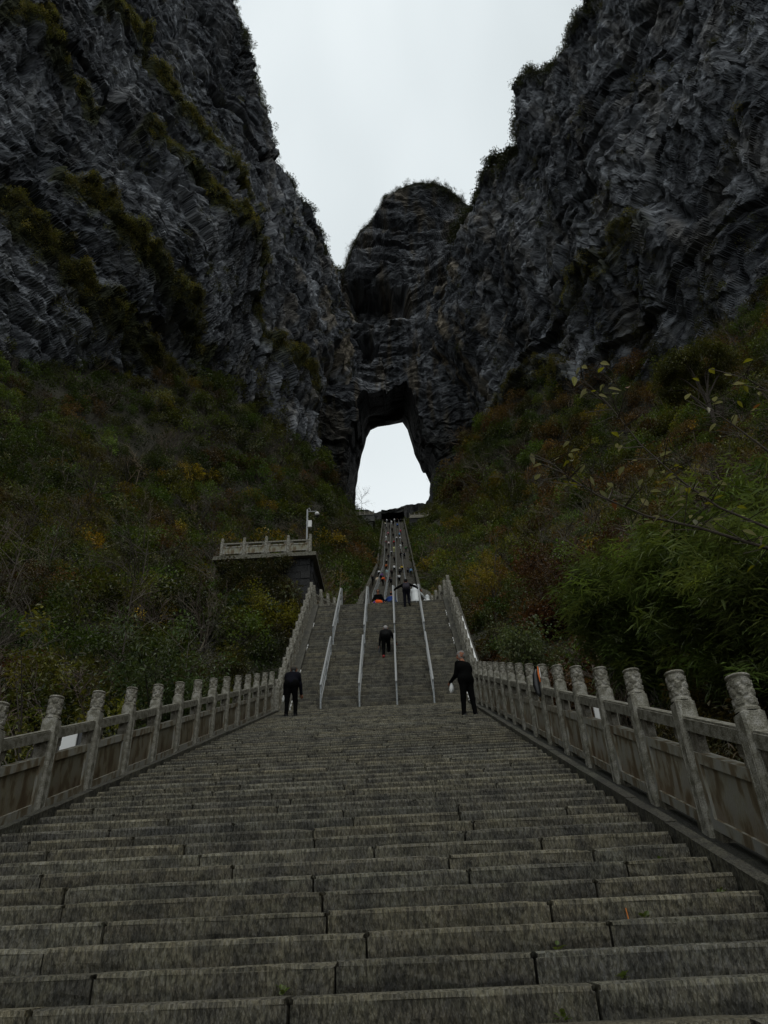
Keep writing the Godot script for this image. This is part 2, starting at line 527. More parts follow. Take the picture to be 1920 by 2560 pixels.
func step_stone(x0: float, x1: float, rise: float, deep: float, rough: float) -> Mb:
	# one worn block, front face at z = 0, top at y = 0
	var m := Mb.new()
	var n := clampi(int((x1 - x0) / 0.15), 3, 10)
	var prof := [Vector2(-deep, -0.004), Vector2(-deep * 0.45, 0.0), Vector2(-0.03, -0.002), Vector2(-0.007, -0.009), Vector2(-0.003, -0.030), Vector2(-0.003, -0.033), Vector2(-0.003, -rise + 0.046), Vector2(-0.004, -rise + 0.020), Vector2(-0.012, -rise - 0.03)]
	var foot_dark := rng.randf_range(0.42, 0.8)
	var tones := [1.15, 1.2, 1.3, 1.42, 1.25, 0.9, 0.86, foot_dark, foot_dark]     # sky-lit edge and shaded riser painted in, along with wear, moss and dirt
	var rows := prof.size()
	var tone := exp(rng.randfn(0.0, 0.15))
	var warm := rng.randf_range(-1.0, 1.0)
	var c := Color(0.142 * tone * (1.0 + 0.03 * warm), 0.132 * tone, 0.104 * tone * (1.0 - 0.06 * warm))
	if rng.randf() < 0.22:
		c = c.lerp(Color(0.10, 0.097, 0.09), 0.5)
	m.tint = c
	var tilt := rng.randf_range(-0.003, 0.003)
	var chip0 := rng.randf_range(0.0, 0.014)
	var chip1 := rng.randf_range(0.0, 0.014) * (4.0 if rng.randf() < 0.15 else 1.0)
	for i in n + 1:
		var f := float(i) / n
		var x := lerpf(x0, x1, f)
		var e := 0.0
		var smear := rng.randf_range(-0.014, 0.02)
		if i == 0:
			e = chip0
		elif i == n:
			e = chip1
		for j in rows:
			var q: Vector2 = prof[j]
			var y := q.y + tilt * (f - 0.5)
			var z := q.x
			if j >= 2 and j <= 7:
				z -= absf(rng.randfn(0.0, rough)) + e * 0.5
			if j >= 2 and j <= 3:
				y -= absf(rng.randfn(0.0, rough * 0.7)) + e * 0.5
			if j == 6 or j == 7:
				y += smear
			m.tint = c * tones[j] * exp(rng.randfn(0.0, 0.07))
			m.p(Vector3(x + (0.012 if i == 0 and j in [3, 4] else (-0.012 if i == n and j in [3, 4] else 0.0)), y, z))
	for i in n:
		for j in rows - 1:
			var k := i * rows + j
			m.quad(k, k + 1, k + rows + 1, k + rows)
	for e in [0, n]:
		var mid := m.p(Vector3(lerpf(x0, x1, float(e) / n), -rise * 0.5, -deep * 0.5))
		for j in rows:
			var a: int = e * rows + j
			var b: int = e * rows + (j + 1) % rows
			if e == 0:
				m.tri(mid, b, a)
			else:
				m.tri(mid, a, b)
	return m

func joints(l: float, r: float, lo: float, hi: float) -> Array:
	var out := [l]
	var x := l + rng.randf_range(0.35, hi)
	while x < r - 0.45:
		out.append(x)
		x += rng.randf_range(lo, hi)
	out.append(r)
	return out

func flight(root: Node3D, l: float, r: float, d: float, y: float, count: int, rise: float, tread: float, lo: float, hi: float, rough: float) -> void:
	for k in count:
		var js := joints(l, r, lo, hi)
		for b in js.size() - 1:
			var x0: float = js[b] + 0.004
			var x1: float = js[b + 1] - rng.randf_range(0.006, 0.014)
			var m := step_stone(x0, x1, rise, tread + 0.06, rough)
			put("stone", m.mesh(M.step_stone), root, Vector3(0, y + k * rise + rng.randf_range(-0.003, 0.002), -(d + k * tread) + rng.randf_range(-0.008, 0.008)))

func far_flight(called: String, text: String, d0: float, d1: float, rise: float) -> void:
	# a long flight whose steps are too small in view to take apart: steps in one mesh, stone by stone
	var y0 := run_y(d0)
	var n := int((run_y(d1) - y0) / rise)
	var inverse := []
	for q in RUN:
		inverse.append([q[1] + q[0] * 1e-6, q[0]])
	var m := Mb.new()
	for k in n:
		var d := lerp_list(y0 + (k + 0.02) * rise, inverse)
		var e := lerp_list(y0 + (k + 1.02) * rise, inverse)
		var l := lerp_list(d, LEFT_SIDE)
		var r := lerp_list(d, RIGHT_SIDE)
		var x := l
		while x < r - 0.01:      # stone by stone across the step
			var w := minf(rng.randf_range(1.0, 2.2), r - x)
			var t := rng.randf_range(0.75, 1.2)
			m.tint = Color(0.112 * t, 0.104 * t, 0.086 * t)
			m.box(Vector3(x, y0 + (k - 1) * rise, -(e + 0.1)), Vector3(x + w - 0.012, y0 + k * rise + rng.randf_range(-0.01, 0.0), -d + rng.randf_range(-0.01, 0.01)))
			x += w
	var o := structure(called, m.mesh(M.step_stone), text)
	o.set_meta("label", text)

func build_stairs() -> void:
	var lower := Node3D.new()
	lower.name = "stairs"
	lower.set_meta("kind", "structure")
	lower.set_meta("label", "wide lower flight of worn mossy stone steps")
	add_child(lower)
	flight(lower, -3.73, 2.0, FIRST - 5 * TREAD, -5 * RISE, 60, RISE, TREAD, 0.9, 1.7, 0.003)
	var l := Mb.new()      # the landing's paving
	l.tint = Color(0.12, 0.11, 0.09)
	l.box(Vector3(-4.6, 6.4, -23.2), Vector3(2.9, 7.286, -22.2))
	put("landing", l.mesh(M.step_stone), lower)
	var upper := Node3D.new()
	upper.name = "upper_stairs"
	upper.set_meta("kind", "structure")
	upper.set_meta("label", "steep second flight of stone steps divided by metal handrails")
	add_child(upper)
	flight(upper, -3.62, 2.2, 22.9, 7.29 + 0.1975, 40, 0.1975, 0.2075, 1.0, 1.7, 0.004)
	var pl := Mb.new()
	pl.tint = Color(0.11, 0.10, 0.085)
	pl.box(Vector3(-4.4, 14.2, -35.2), Vector3(3.0, 15.185, -31.35))
	put("platform", pl.mesh(M.step_stone), upper)
	far_flight("middle_stairs", "third flight of stone steps beyond the platform", 35.0, 119.0, 0.19)
	far_flight("top_stairs", "long topmost flight of stone steps climbing to the arch", 119.0, 190.0, 0.2)

func build_kerbs() -> void:
	for s in [[-1.0, -3.74, "left"], [1.0, 2.01, "right"]]:
		var m := Mb.new()
		var x: float = s[1]
		var g: float = s[0]
		var lo := -21.9
		var off := 1.495    # nosing line is y = SLOPE * d - off
		var steps := 44
		for k in steps:
			var z0 := -1.0 - 20.9 * k / steps
			var z1 := -1.0 - 20.9 * (k + 1) / steps + 0.006
			var t := rng.randf_range(0.7, 1.1)
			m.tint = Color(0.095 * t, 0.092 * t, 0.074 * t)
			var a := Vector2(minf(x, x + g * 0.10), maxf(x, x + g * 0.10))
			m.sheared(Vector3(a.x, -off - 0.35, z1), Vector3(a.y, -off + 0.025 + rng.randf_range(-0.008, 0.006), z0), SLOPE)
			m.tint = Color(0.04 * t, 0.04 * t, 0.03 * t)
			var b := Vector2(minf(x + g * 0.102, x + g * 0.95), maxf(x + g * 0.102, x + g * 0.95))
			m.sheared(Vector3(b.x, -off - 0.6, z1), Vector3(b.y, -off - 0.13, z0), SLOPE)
		structure("kerb", m.mesh(M.step_stone))
		var u := Mb.new()     # kerbs of the steep flight
		var x2 := -3.64 if g < 0 else 2.21
		u.tint = Color(0.10, 0.096, 0.08)
		var q := Vector2(minf(x2, x2 + g * 0.7), maxf(x2, x2 + g * 0.7))
		u.sheared(Vector3(q.x, 7.29 - 22.9 * 0.952 - 1.0, -31.25), Vector3(q.y, 7.29 - 22.9 * 0.952 + 0.16, -22.75), 0.952)
		structure("kerb", u.mesh(M.step_stone))

# ---------------------------------------------------------------- stone balustrades and metal handrails
var cap_mesh: ArrayMesh
var cap_small: ArrayMesh

func cloud_cap(around: int, up: int) -> ArrayMesh:
	# a drum carved with scrolled clouds between two collars
	var m := Mb.new()
	m.tint = Color(0.33, 0.325, 0.30)
	var tall := 0.27
	var prof := [[0.0, 0.076], [0.012, 0.084], [0.03, 0.084], [0.04, 0.077]]
	for j in up + 1:
		var y := tall * j / up
		for i in around:
			var a := TAU * i / around
			var r := 0.079
			if y < 0.028:
				r = 0.0865
			elif y > tall - 0.022:
				r = 0.086
			elif y < 0.036 or y > tall - 0.03:
				r = 0.074
			else:
				var best := -1.0
				for row in 3:
					for k in 5:
						var ca := TAU * (k + 0.5 * (row % 2)) / 5
						var dx := wrapf(a - ca, -PI, PI) * 0.08
						var dy := y - (0.072 + row * 0.066)
						var d := Vector2(dx, dy * 1.15).length()
						var ph := atan2(dy, dx)
						var lim := 0.040 * (1.0 + 0.13 * cos(ph * 5.0 + k))
						if d < lim:
							var sp := cos(d / 0.0125 * TAU + ph)
							best = maxf(best, smoothstep(lim, lim * 0.82, d) * (0.62 + 0.38 * sp))
				r = 0.0745 + (0.0145 * best if best > 0.0 else -0.002)
			if j == up:
				r = 0.08
			m.p(Vector3(cos(a) * r, y, -sin(a) * r), Vector2(a, y))
	for j in up:
		for i in around:
			var n := (i + 1) % around
			m.quad(j * around + i, j * around + n, (j + 1) * around + n, (j + 1) * around + i)
	var c := m.p(Vector3(0, tall + 0.004, 0))
	for i in around:
		m.tri(c, up * around + i, up * around + (i + 1) % around)
	return m.mesh(M.granite, true)

func post_shaft(tall: float, w: float) -> Mb:
	var m := Mb.new()
	m.tint = Color(0.305, 0.30, 0.275)
	var h := w / 2
	var e := 0.018
	var lathe := []
	for y in [0.0, tall - 0.012, tall]:
		var k := h - (0.012 if y == tall else 0.0)
		var ring := []
		var band: float = e
		for q in [[-k + band, k], [k - band, k], [k, k - band], [k, -k + band], [k - band, -k], [-k + band, -k], [-k, -k + band], [-k, k - band]]:
			ring.append(m.p(Vector3(q[0], y, q[1])))
		lathe.append(ring)
	for r in 2:
		for s in 8:
			var n := (s + 1) % 8
			m.quad(lathe[r][s], lathe[r][n], lathe[r + 1][n], lathe[r + 1][s])
	for s in range(1, 7):
		m.tri(lathe[2][0], lathe[2][s], lathe[2][s + 1])
	# sunk fillets down the two faces that show
	for f in [[0.0, h, 1], [h, 0.0, 0], [-h, 0.0, 0]]:
		for sgn in [-1.0, 1.0]:
			var o: float = sgn * (h - 0.036)
			var lo: Vector3
			var hi: Vector3
			if f[2] == 1:
				lo = Vector3(o - 0.006, 0.1, h - 0.002); hi = Vector3(o + 0.006, tall - 0.2, h + 0.006)
			else:
				var x: float = f[0]
				lo = Vector3(minf(x, x + signf(x) * 0.006) , 0.1, o - 0.006); hi = Vector3(maxf(x, x + signf(x) * 0.006), tall - 0.2, o + 0.006)
			m.box(lo, hi)
	return m

func panel_mesh(run: float, s: float, body: float, tint: Color, rust := 0.9) -> ArrayMesh:
	# a slab leaning with the stair; frame proud of a sunk field on both faces
	var m := Mb.new()
	m.tint = Color(0.25, 0.24, 0.21)
	var t := 0.05
	m.sheared(Vector3(-t, body - 0.09, -run), Vector3(t, body, 0), s)
	m.sheared(Vector3(-t, 0.0, -run), Vector3(t, 0.09, 0), s)
	m.sheared(Vector3(-t, 0.0901, -0.075), Vector3(t, body - 0.0901, 0), s)
	m.sheared(Vector3(-t, 0.0901, -run), Vector3(t, body - 0.0901, -run + 0.075), s)
	# the sunk field, weathered: damp brown gathers at its foot and runs down in streaks
	var k0 := rng.randf() * 50.0
	for f in [-1.0, 1.0]:
		var first := m.v.size()
		var cols := 14
		var rows := 9
		for i in cols:
			var u := lerpf(0.07, run - 0.07, float(i) / (cols - 1))
			for j in rows:
				var v := float(j) / (rows - 1)
				var n := nv.get_noise_2d(u * 90.0 + k0, v * 12.0) * 0.5 + 0.5
				var foot_dark := clampf(smoothstep(0.55, 0.0, v) * (0.25 + 1.1 * n) + smoothstep(0.62, 0.85, n) * 0.5, 0.0, 1.0)
				m.tint = tint.lerp(Color(tint.r * 0.62, tint.g * 0.40, tint.b * 0.22), foot_dark * rust)
				m.p(Vector3(f * (t - 0.024), lerpf(0.085, body - 0.085, v) + u * s, -u), Vector2(u, v))
		m.grid(cols, rows, first, f < 0.0)
	return m.mesh(M.panel_stone)

func balustrade(text: String, group: String, at: Vector3, turn: float, n: int, step: float, s: float, fine: bool, stain: Array, rust := 0.5) -> Node3D:
	# posts every «step» metres along -z of the turned frame, rising by s per metre
	var o := thing("stone_balustrade", text, "balustrade", at, turn, group)
	var w := 0.17
	var tall := 1.15
	var shaft := post_shaft(tall, w).mesh(M.granite)
	var run := step - w - 0.004
	var rail := Mb.new()
	rail.tint = Color(0.25, 0.245, 0.22)
	rail.sheared(Vector3(-0.06, 0.0, -run), Vector3(0.06, 0.105, 0), s)
	rail.sheared(Vector3(-0.045, 0.1052, -run), Vector3(0.045, 0.122, 0), s)
	var rm := rail.mesh(M.granite)
	var br := Mb.new()
	br.tint = Color(0.20, 0.19, 0.17)
	br.sheared(Vector3(-0.035, 0, -0.13), Vector3(0.035, 0.178, 0), s)
	br.sheared(Vector3(-0.034, 0.07, -0.18), Vector3(0.034, 0.178, -0.131), s)
	var bm := br.mesh(M.granite)
	var ft := Mb.new()
	ft.tint = Color(0.13, 0.125, 0.1)
	ft.sheared(Vector3(-0.05, -0.02, -0.14), Vector3(0.05, 0.118, 0), s)
	var fm := ft.mesh(M.granite)
	var panels := []
	for c in stain:
		panels.append(panel_mesh(run, s, 0.60, c, rust))
	for k in n:
		var z := -k * step
		var y := k * step * s
		var p := put("post", shaft, o, Vector3(0, y - 0.2, z))
		put("cap", cap_mesh if fine else cap_small, p, Vector3(0, tall + 0.001, 0))
		if k == n - 1:
			break
		var zz := z - w / 2 - 0.002
		var yy := y + (w / 2 + 0.002) * s
		put("rail", rm, o, Vector3(0, yy + 0.715, zz))
		put("panel", panels[k % panels.size()], o, Vector3(0, yy - 0.06, zz))
		put("bracket", bm, o, Vector3(0, yy + 0.5385, zz))
		var b := put("bracket", bm, o, Vector3(0, yy + 0.5385 + (run - 0.13) * s, zz - run + 0.13))
		b.scale = Vector3(1, 1, 1)
		put("foot", fm, o, Vector3(0, yy - 0.18, zz))
		put("foot", fm, o, Vector3(0, yy - 0.18 + (run - 0.14) * s, zz - run + 0.14))
	return o

func handrail(text: String, a: Vector3, b: Vector3, posts: int, foot: float) -> void:
	var o := thing("handrail", text, "handrail", a, 0.0, "metal handrails dividing the steep flight")
	var v := b - a
	var s := v.y / -v.z
	var top := Mb.new()
	top.sheared(Vector3(-0.031, -0.03, v.z), Vector3(0.031, 0.0, 0.06), s)
	put("top_rail", top.mesh(M.steel), o)
	for y in [-0.36, -0.66]:
		var mid := Mb.new()
		mid.sheared(Vector3(-0.018, y - 0.022, v.z), Vector3(0.018, y + 0.022, 0.0), s)
		put("lower_rail", mid.mesh(M.steel), o)
	for k in posts:
		var t := float(k) / (posts - 1)
		var q := v * t
		var p := Mb.new()
		p.box(Vector3(-0.026, -foot, -0.026), Vector3(0.026, -0.033 - 0.026 * s, 0.026))
		put("post", p.mesh(M.steel_dark), o, q + Vector3(0, 0, -0.04 if k == 0 else 0.03))

# ---------------------------------------------------------------- vegetation
var clumps := []      # ArrayMesh variants: 0-3 broad, 4-5 fine, 6-7 narrow
var twigs := []
var bamboo_spray := []

func add_leaf(m: Mb, at: Vector3, dir: Vector3, up: Vector3, l: float, w: float) -> void:
	var side := dir.cross(up).normalized() * w * 0.5
	var fold := side.cross(dir).normalized() * w * 0.22
	var a := m.p(at, Vector2(0, 0))
	var b := m.p(at + dir * l * 0.45 + side + fold, Vector2(0.5, 1))
	var c := m.p(at + dir * l - up * l * 0.12, Vector2(1, 0.5))
	var d := m.p(at + dir * l * 0.45 - side + fold, Vector2(0.5, 0))
	m.tri(a, b, c)
	m.tri(a, c, d)

func leaf_clump(n: int, l: float, w: float, flat: float, droop: float) -> ArrayMesh:
	var m := Mb.new()
	for k in n:
		var q := Vector3(rng.randfn(), rng.randfn() * flat, rng.randfn()).normalized() * pow(rng.randf(), 0.45)
		var d := (q * 0.7 + Vector3(rng.randf_range(-1, 1), rng.randf_range(-0.6, 0.7) - droop, rng.randf_range(-1, 1))).normalized()
		var up := (Vector3.UP + Vector3(rng.randfn(), rng.randfn(), rng.randfn()) * 0.45).normalized()
		var t := exp(rng.randfn(-0.1, 0.5))
		m.tint = Color(t * rng.randf_range(0.9, 1.2), t, t * rng.randf_range(0.8, 1.1))
		if rng.randf() < 0.06:
			m.tint = m.tint * 2.1
		var s := rng.randf_range(0.7, 1.3)
		add_leaf(m, q, d, up, l * s, w * s)
	return m.mesh(M.leaf)

func grow_twig(m: Mb, at: Vector3, dir: Vector3, l: float, r: float, depth: int, kids: int) -> void:
	var mid := at + dir * l * 0.5 + Vector3(rng.randfn(), rng.randfn(), rng.randfn()) * l * 0.05
	var end := at + dir * l + Vector3(rng.randfn(), rng.randfn(), rng.randfn()) * l * 0.06
	m.tube([at, mid, end], [r, r * 0.8, r * 0.55], 3, false)
	if depth == 0:
		return
	for k in kids:
		var t := rng.randf_range(0.35, 1.0)
		var from := at.lerp(end, t)
		var d := (dir + Vector3(rng.randfn(), rng.randfn() * 0.6 + 0.15, rng.randfn()) * 0.55).normalized()
		grow_twig(m, from, d, l * rng.randf_range(0.5, 0.75), r * 0.55, depth - 1, kids)

func twig_spray(depth: int, kids: int, n: int, thick: float) -> ArrayMesh:
	var m := Mb.new()
	for k in n:
		var t := rng.randf_range(0.7, 1.4)
		m.tint = Color(t, t * 0.97, t * 0.9)
		var d := Vector3(rng.randfn() * 0.4, 1.0, rng.randfn() * 0.4).normalized()
		grow_twig(m, Vector3(rng.randf_range(-0.2, 0.2), 0, rng.randf_range(-0.2, 0.2)), d, rng.randf_range(0.4, 0.6), thick, depth, kids)
	return m.mesh(M.bark)

func spray_of_bamboo(n: int) -> ArrayMesh:
	var m := Mb.new()
	for k in n:
		var a := rng.randf() * TAU
		var d := Vector3(cos(a), rng.randf_range(-0.75, 0.25), sin(a)).normalized()
		var t := rng.randf_range(0.6, 1.4)
		m.tint = Color(t * 1.0, t, t * 0.85)
		var from := Vector3(rng.randfn(), rng.randfn() * 0.7, rng.randfn()) * 0.33
		var l := rng.randf_range(0.4, 0.72)
		add_leaf(m, from, d, Vector3.UP, l, l * 0.13)
	return m.mesh(M.leaf)

func make_plant_meshes() -> void:
	for k in 4:
		clumps.append(leaf_clump(76, 0.32, 0.17, 0.8, 0.1))
	for k in 2:
		clumps.append(leaf_clump(120, 0.21, 0.11, 0.75, 0.0))
	for k in 2:
		clumps.append(leaf_clump(80, 0.40, 0.09, 0.8, 0.45))
	for k in 4:
		twigs.append(twig_spray(3, 3, 4, 0.012))
	for k in 3:
		bamboo_spray.append(spray_of_bamboo(46))

class Heap:     # copies gathered by mesh until they are laid out
	var where := {}
	var tint := {}
	func add(k: int, t: Transform3D, c: Color) -> void:
		if not where.has(k):
			where[k] = []
			tint[k] = []
		where[k].append(t)
		tint[k].append(c)

func pour(h: Heap, called: String, meshes: Array, text: String) -> void:
	for k in h.where:
		var o := scatter(called, meshes[k], h.where[k], h.tint[k])
		label(o, text, "undergrowth")

func vary(c: Color, s := 0.25) -> Color:
	var t := exp(rng.randfn(0.0, s))
	return Color(c.r * t * rng.randf_range(0.9, 1.12), c.g * t, c.b * t * rng.randf_range(0.85, 1.1))

const GREEN := Color(0.070, 0.105, 0.020)
const OLIVE := Color(0.135, 0.140, 0.022)
const BROWN := Color(0.120, 0.074, 0.028)
const RED := Color(0.125, 0.042, 0.020)
const DEEP := Color(0.042, 0.062, 0.018)
const PALE := Color(0.22, 0.23, 0.14)
const YELLOW := Color(0.26, 0.20, 0.022)
const WOOD := Color(0.085, 0.070, 0.055)

func left_tint(x: float, d: float) -> Color:
	var n := na.get_noise_2d(x * 2.2 + 50.0, d * 2.2) * 0.5 + 0.5
	var n2 := na.get_noise_2d(x * 3.0 - 90.0, d * 3.0 + 20.0) * 0.5 + 0.5
	var c: Color
	if d < 24.0:
		var g := smoothstep(-14.0, -7.0, x) * smoothstep(9.0, 15.0, d)
		c = (BROWN * 0.75).lerp(GREEN, clampf(g * 0.8 + (n - 0.55) * 1.6, 0.0, 1.0))
		c = c.lerp(RED, smoothstep(0.58, 0.7, n2) * 0.5)
	elif d < 62.0:
		c = (BROWN * 0.75).lerp(DEEP * 1.2, smoothstep(0.3, 0.48, n))
		c = c.lerp(OLIVE, smoothstep(0.45, 0.62, n2) * 0.7)
	else:
		c = GREEN.lerp(OLIVE, smoothstep(0.35, 0.7, n) * (0.8 if x < -25.0 else 0.5))
		c = c.lerp(BROWN, smoothstep(0.6, 0.74, n2) * 0.7)
	return c * 0.85

func right_tint(x: float, d: float) -> Color:
	var n := na.get_noise_2d(x * 2.2 - 150.0, d * 2.2) * 0.5 + 0.5
	var n2 := na.get_noise_2d(x * 3.0 + 190.0, d * 3.0 + 70.0) * 0.5 + 0.5
	var c: Color
	if d < 16.0:
		c = DEEP.lerp(BROWN, n)
	elif d < 48.0:
		c = (GREEN * 0.9).lerp(RED * 0.85, smoothstep(0.42, 0.6, n) * 0.8)
		c = c.lerp(BROWN, smoothstep(0.45, 0.65, n2) * 0.7)
	else:
		c = GREEN.lerp(OLIVE, smoothstep(0.42, 0.65, n) * 0.8)
		c = c.lerp(BROWN * 1.2, smoothstep(0.5, 0.66, n2) * smoothstep(12.0, 30.0, x))
	return c

func build_undergrowth() -> void:
	var heap := Heap.new()
	var tw := Heap.new()
	for side in [-1.0, 1.0]:
		var d := 5.0
		while d < 198.0:
			var s := 0.8 + d * 0.024
			var edge: float = absf(lerp_list(d, LEFT_SIDE if side < 0 else RIGHT_SIDE)) + (1.15 if d < 35.0 else 0.8)
			var far := minf(0.80 * d + 9.0, 108.0 - (d - 55.0) * 0.60 if side < 0 else 117.0 - (d - 40.0) * 0.56)
			var u := edge + s * 0.35
			while u < far:
				var x: float = side * (u + rng.randf_range(-0.4, 0.4) * s)
				var dd := d + rng.randf_range(-0.45, 0.45) * s
				u += s * rng.randf_range(0.75, 1.1)
				var out := absf(x) - edge
				if out < 0.1 or (dd > 193.5 and absf(x) < 18.0):
					continue
				var low := lerpf(1.0, 0.16, smoothstep(125.0, 165.0, dd)) if absf(x) < 17.0 else 1.0
				var room := (0.5 + 0.5 * smoothstep(0.2, 3.0, out)) * low
				var g := hill(x, dd)
				var base: Color = left_tint(x, dd) if side < 0 else right_tint(x, dd)
				var c0 := vary(base, 0.34)
				var luck := rng.randf()
				if luck < 0.035:
					c0 = vary(YELLOW, 0.25)
				elif luck < 0.11:
					c0 = vary(BROWN * 1.1, 0.3)
				elif luck < 0.24:
					c0 = vary(GREEN * 1.4, 0.3)
				var r := s * rng.randf_range(0.45, 0.85) * room
				var tall := r * rng.randf_range(0.9, 2.0)
				var n := 15
				var thin := rng.randf() < 0.22
				if thin:
					n = 6
				var kinds := [rng.randi() % 4, rng.randi() % 6]
				if side > 0 and dd < 14.0 and rng.randf() < 0.5:
					kinds = [6, 7]
				for k in n:
					var a := rng.randf() * TAU
					var e := pow(rng.randf(), 0.8)
					var q := Vector3(cos(a) * r * sqrt(1.0 - e * e * 0.85), tall * (0.12 + 0.95 * e), sin(a) * r * sqrt(1.0 - e * e * 0.85))
					var c := vary(c0, 0.22)
					if rng.randf() < 0.06:
						c = vary(PALE, 0.3).lerp(c0, 0.3)
					heap.add(kinds[k % 2], Transform3D(rand_basis(r * rng.randf_range(0.34, 0.6)), Vector3(x, g, -dd) + q), c)
				if thin or rng.randf() < 0.2:
					var h := tall * rng.randf_range(1.2, 2.2)
					for k in (2 if thin else 1):
						tw.add(rng.randi() % 4, Transform3D(Basis(Vector3.UP, rng.randf() * TAU) * Basis(Vector3.BACK, rng.randfn() * 0.25) * Basis.from_scale(Vector3.ONE * h), Vector3(x, g - 0.1, -dd)), vary(WOOD, 0.35))
			d += s * 0.9
	# low growth close in along the balustrades, so that no bare bank shows
	for side in [-1.0, 1.0]:
		var d := 5.0
		while d < 192.0:
			var s := 0.3 + d * 0.007
			for k in (5 if d < 60.0 else 7):
				var edge: float = absf(lerp_list(d, LEFT_SIDE if side < 0 else RIGHT_SIDE)) + (1.05 if d < 35.0 else 0.75)
				var x: float = side * (edge + pow(rng.randf(), 1.3) * (3.6 + (9.0 if d > 145.0 else 0.0)))
				var dd := d + rng.randf_range(-0.5, 0.5) * s
				var base: Color = left_tint(x, dd) if side < 0 else right_tint(x, dd)
				var r := s * rng.randf_range(0.55, 1.0)
				heap.add(rng.randi() % 6, Transform3D(rand_basis(r), Vector3(x, hill(x, dd) + r * rng.randf_range(0.2, 1.1), -dd)), vary(base * 0.9, 0.35))
			d += s * 0.8
	pour(heap, "undergrowth", clumps, "autumn scrub covering the slopes beside the stairs")
	pour(tw, "bare_twigs", twigs, "bare twigs standing up out of the scrub")

func wall_plants(w: Wall, heap: Heap, tw: Heap, a0: float, a1: float) -> void:
	var a := a0
	while a < a1:      # the fringe along the skyline
		a += rng.randf_range(0.35, 0.8)
		var hi: float = lerp_list(a, w.ridge) + nv.get_noise_1d(a * 22.0 + w.seed_at) * 2.2 + nv.get_noise_1d(a * 60.0) * 0.9
		for k in 6:
			var b := hi - absf(rng.randfn(0.0, 5.0)) + 1.0
			var r := rng.randf_range(0.7, 2.0) * (1.35 if w.lush < 1.0 and a > 122.0 else 1.0)
			var p := w.o + w.s * a + Vector3.UP * b + w.n * (wall_relief(w, a, b, []) - smoothstep(hi - 10.0, hi, b) * 4.0 + 0.8)
			heap.add(rng.randi() % 6, Transform3D(rand_basis(r), p + Vector3(rng.randfn(), rng.randfn(), rng.randfn()) * 0.7), vary(Color(0.034, 0.040, 0.016), 0.35))
		if rng.randf() < 0.45:
			var p := w.o + w.s * a + Vector3.UP * (hi - 0.5) + w.n * (wall_relief(w, a, hi, []) - 4.5)
			tw.add(rng.randi() % 4, Transform3D(Basis(Vector3.UP, rng.randf() * TAU) * Basis.from_scale(Vector3.ONE * rng.randf_range(2.0, 5.0)), p), vary(WOOD * 0.8, 0.3))
	for st in w.strips:    # the green ledges
		var x: float = st[0][0]
		while x < st[-1][0]:
			x += rng.randf_range(0.14, 0.3)
			var on := strips_at(w, x)
			var dens := na.get_noise_2d(x * 4.0, st[0][1]) * 0.5 + 0.5
			for k in 3:
				if rng.randf() > (dens - 0.2) * 2.2 * w.lush:
					continue
				var b: float = lerp_list(x, st) - absf(rng.randfn(0.0, 3.6)) + 1.5
				var r := rng.randf_range(0.6, 1.4)
				var p := w.o + w.s * x + Vector3.UP * b + w.n * (wall_relief(w, x, b, on) + 0.1)
				heap.add(rng.randi() % 6, Transform3D(rand_basis(r), p), vary(Color(0.20, 0.19, 0.045).lerp(Color(0.11, 0.105, 0.03), rng.randf()), 0.3))
	for k in 2600:         # tufts here and there on the face, thicker towards its foot
		var x := rng.randf_range(maxf(a0, 20.0), a1)
		var lo: float = lerp_list(x, w.base)
		var hi: float = lerp_list(x, w.ridge)
		var f := pow(rng.randf(), 2.2)
		var b := lerpf(lo + 8.0, hi, f)
		if na.get_noise_2d(x * 2.0 + 33.0, b * 2.0) < 0.02 + f * 0.25:
			continue
		var p := w.o + w.s * x + Vector3.UP * b + w.n * (wall_relief(w, x, b, strips_at(w, x)) + 0.1)
		heap.add(rng.randi() % 6, Transform3D(rand_basis(rng.randf_range(0.5, 1.5)), p), vary(Color(0.08, 0.08, 0.025), 0.35))

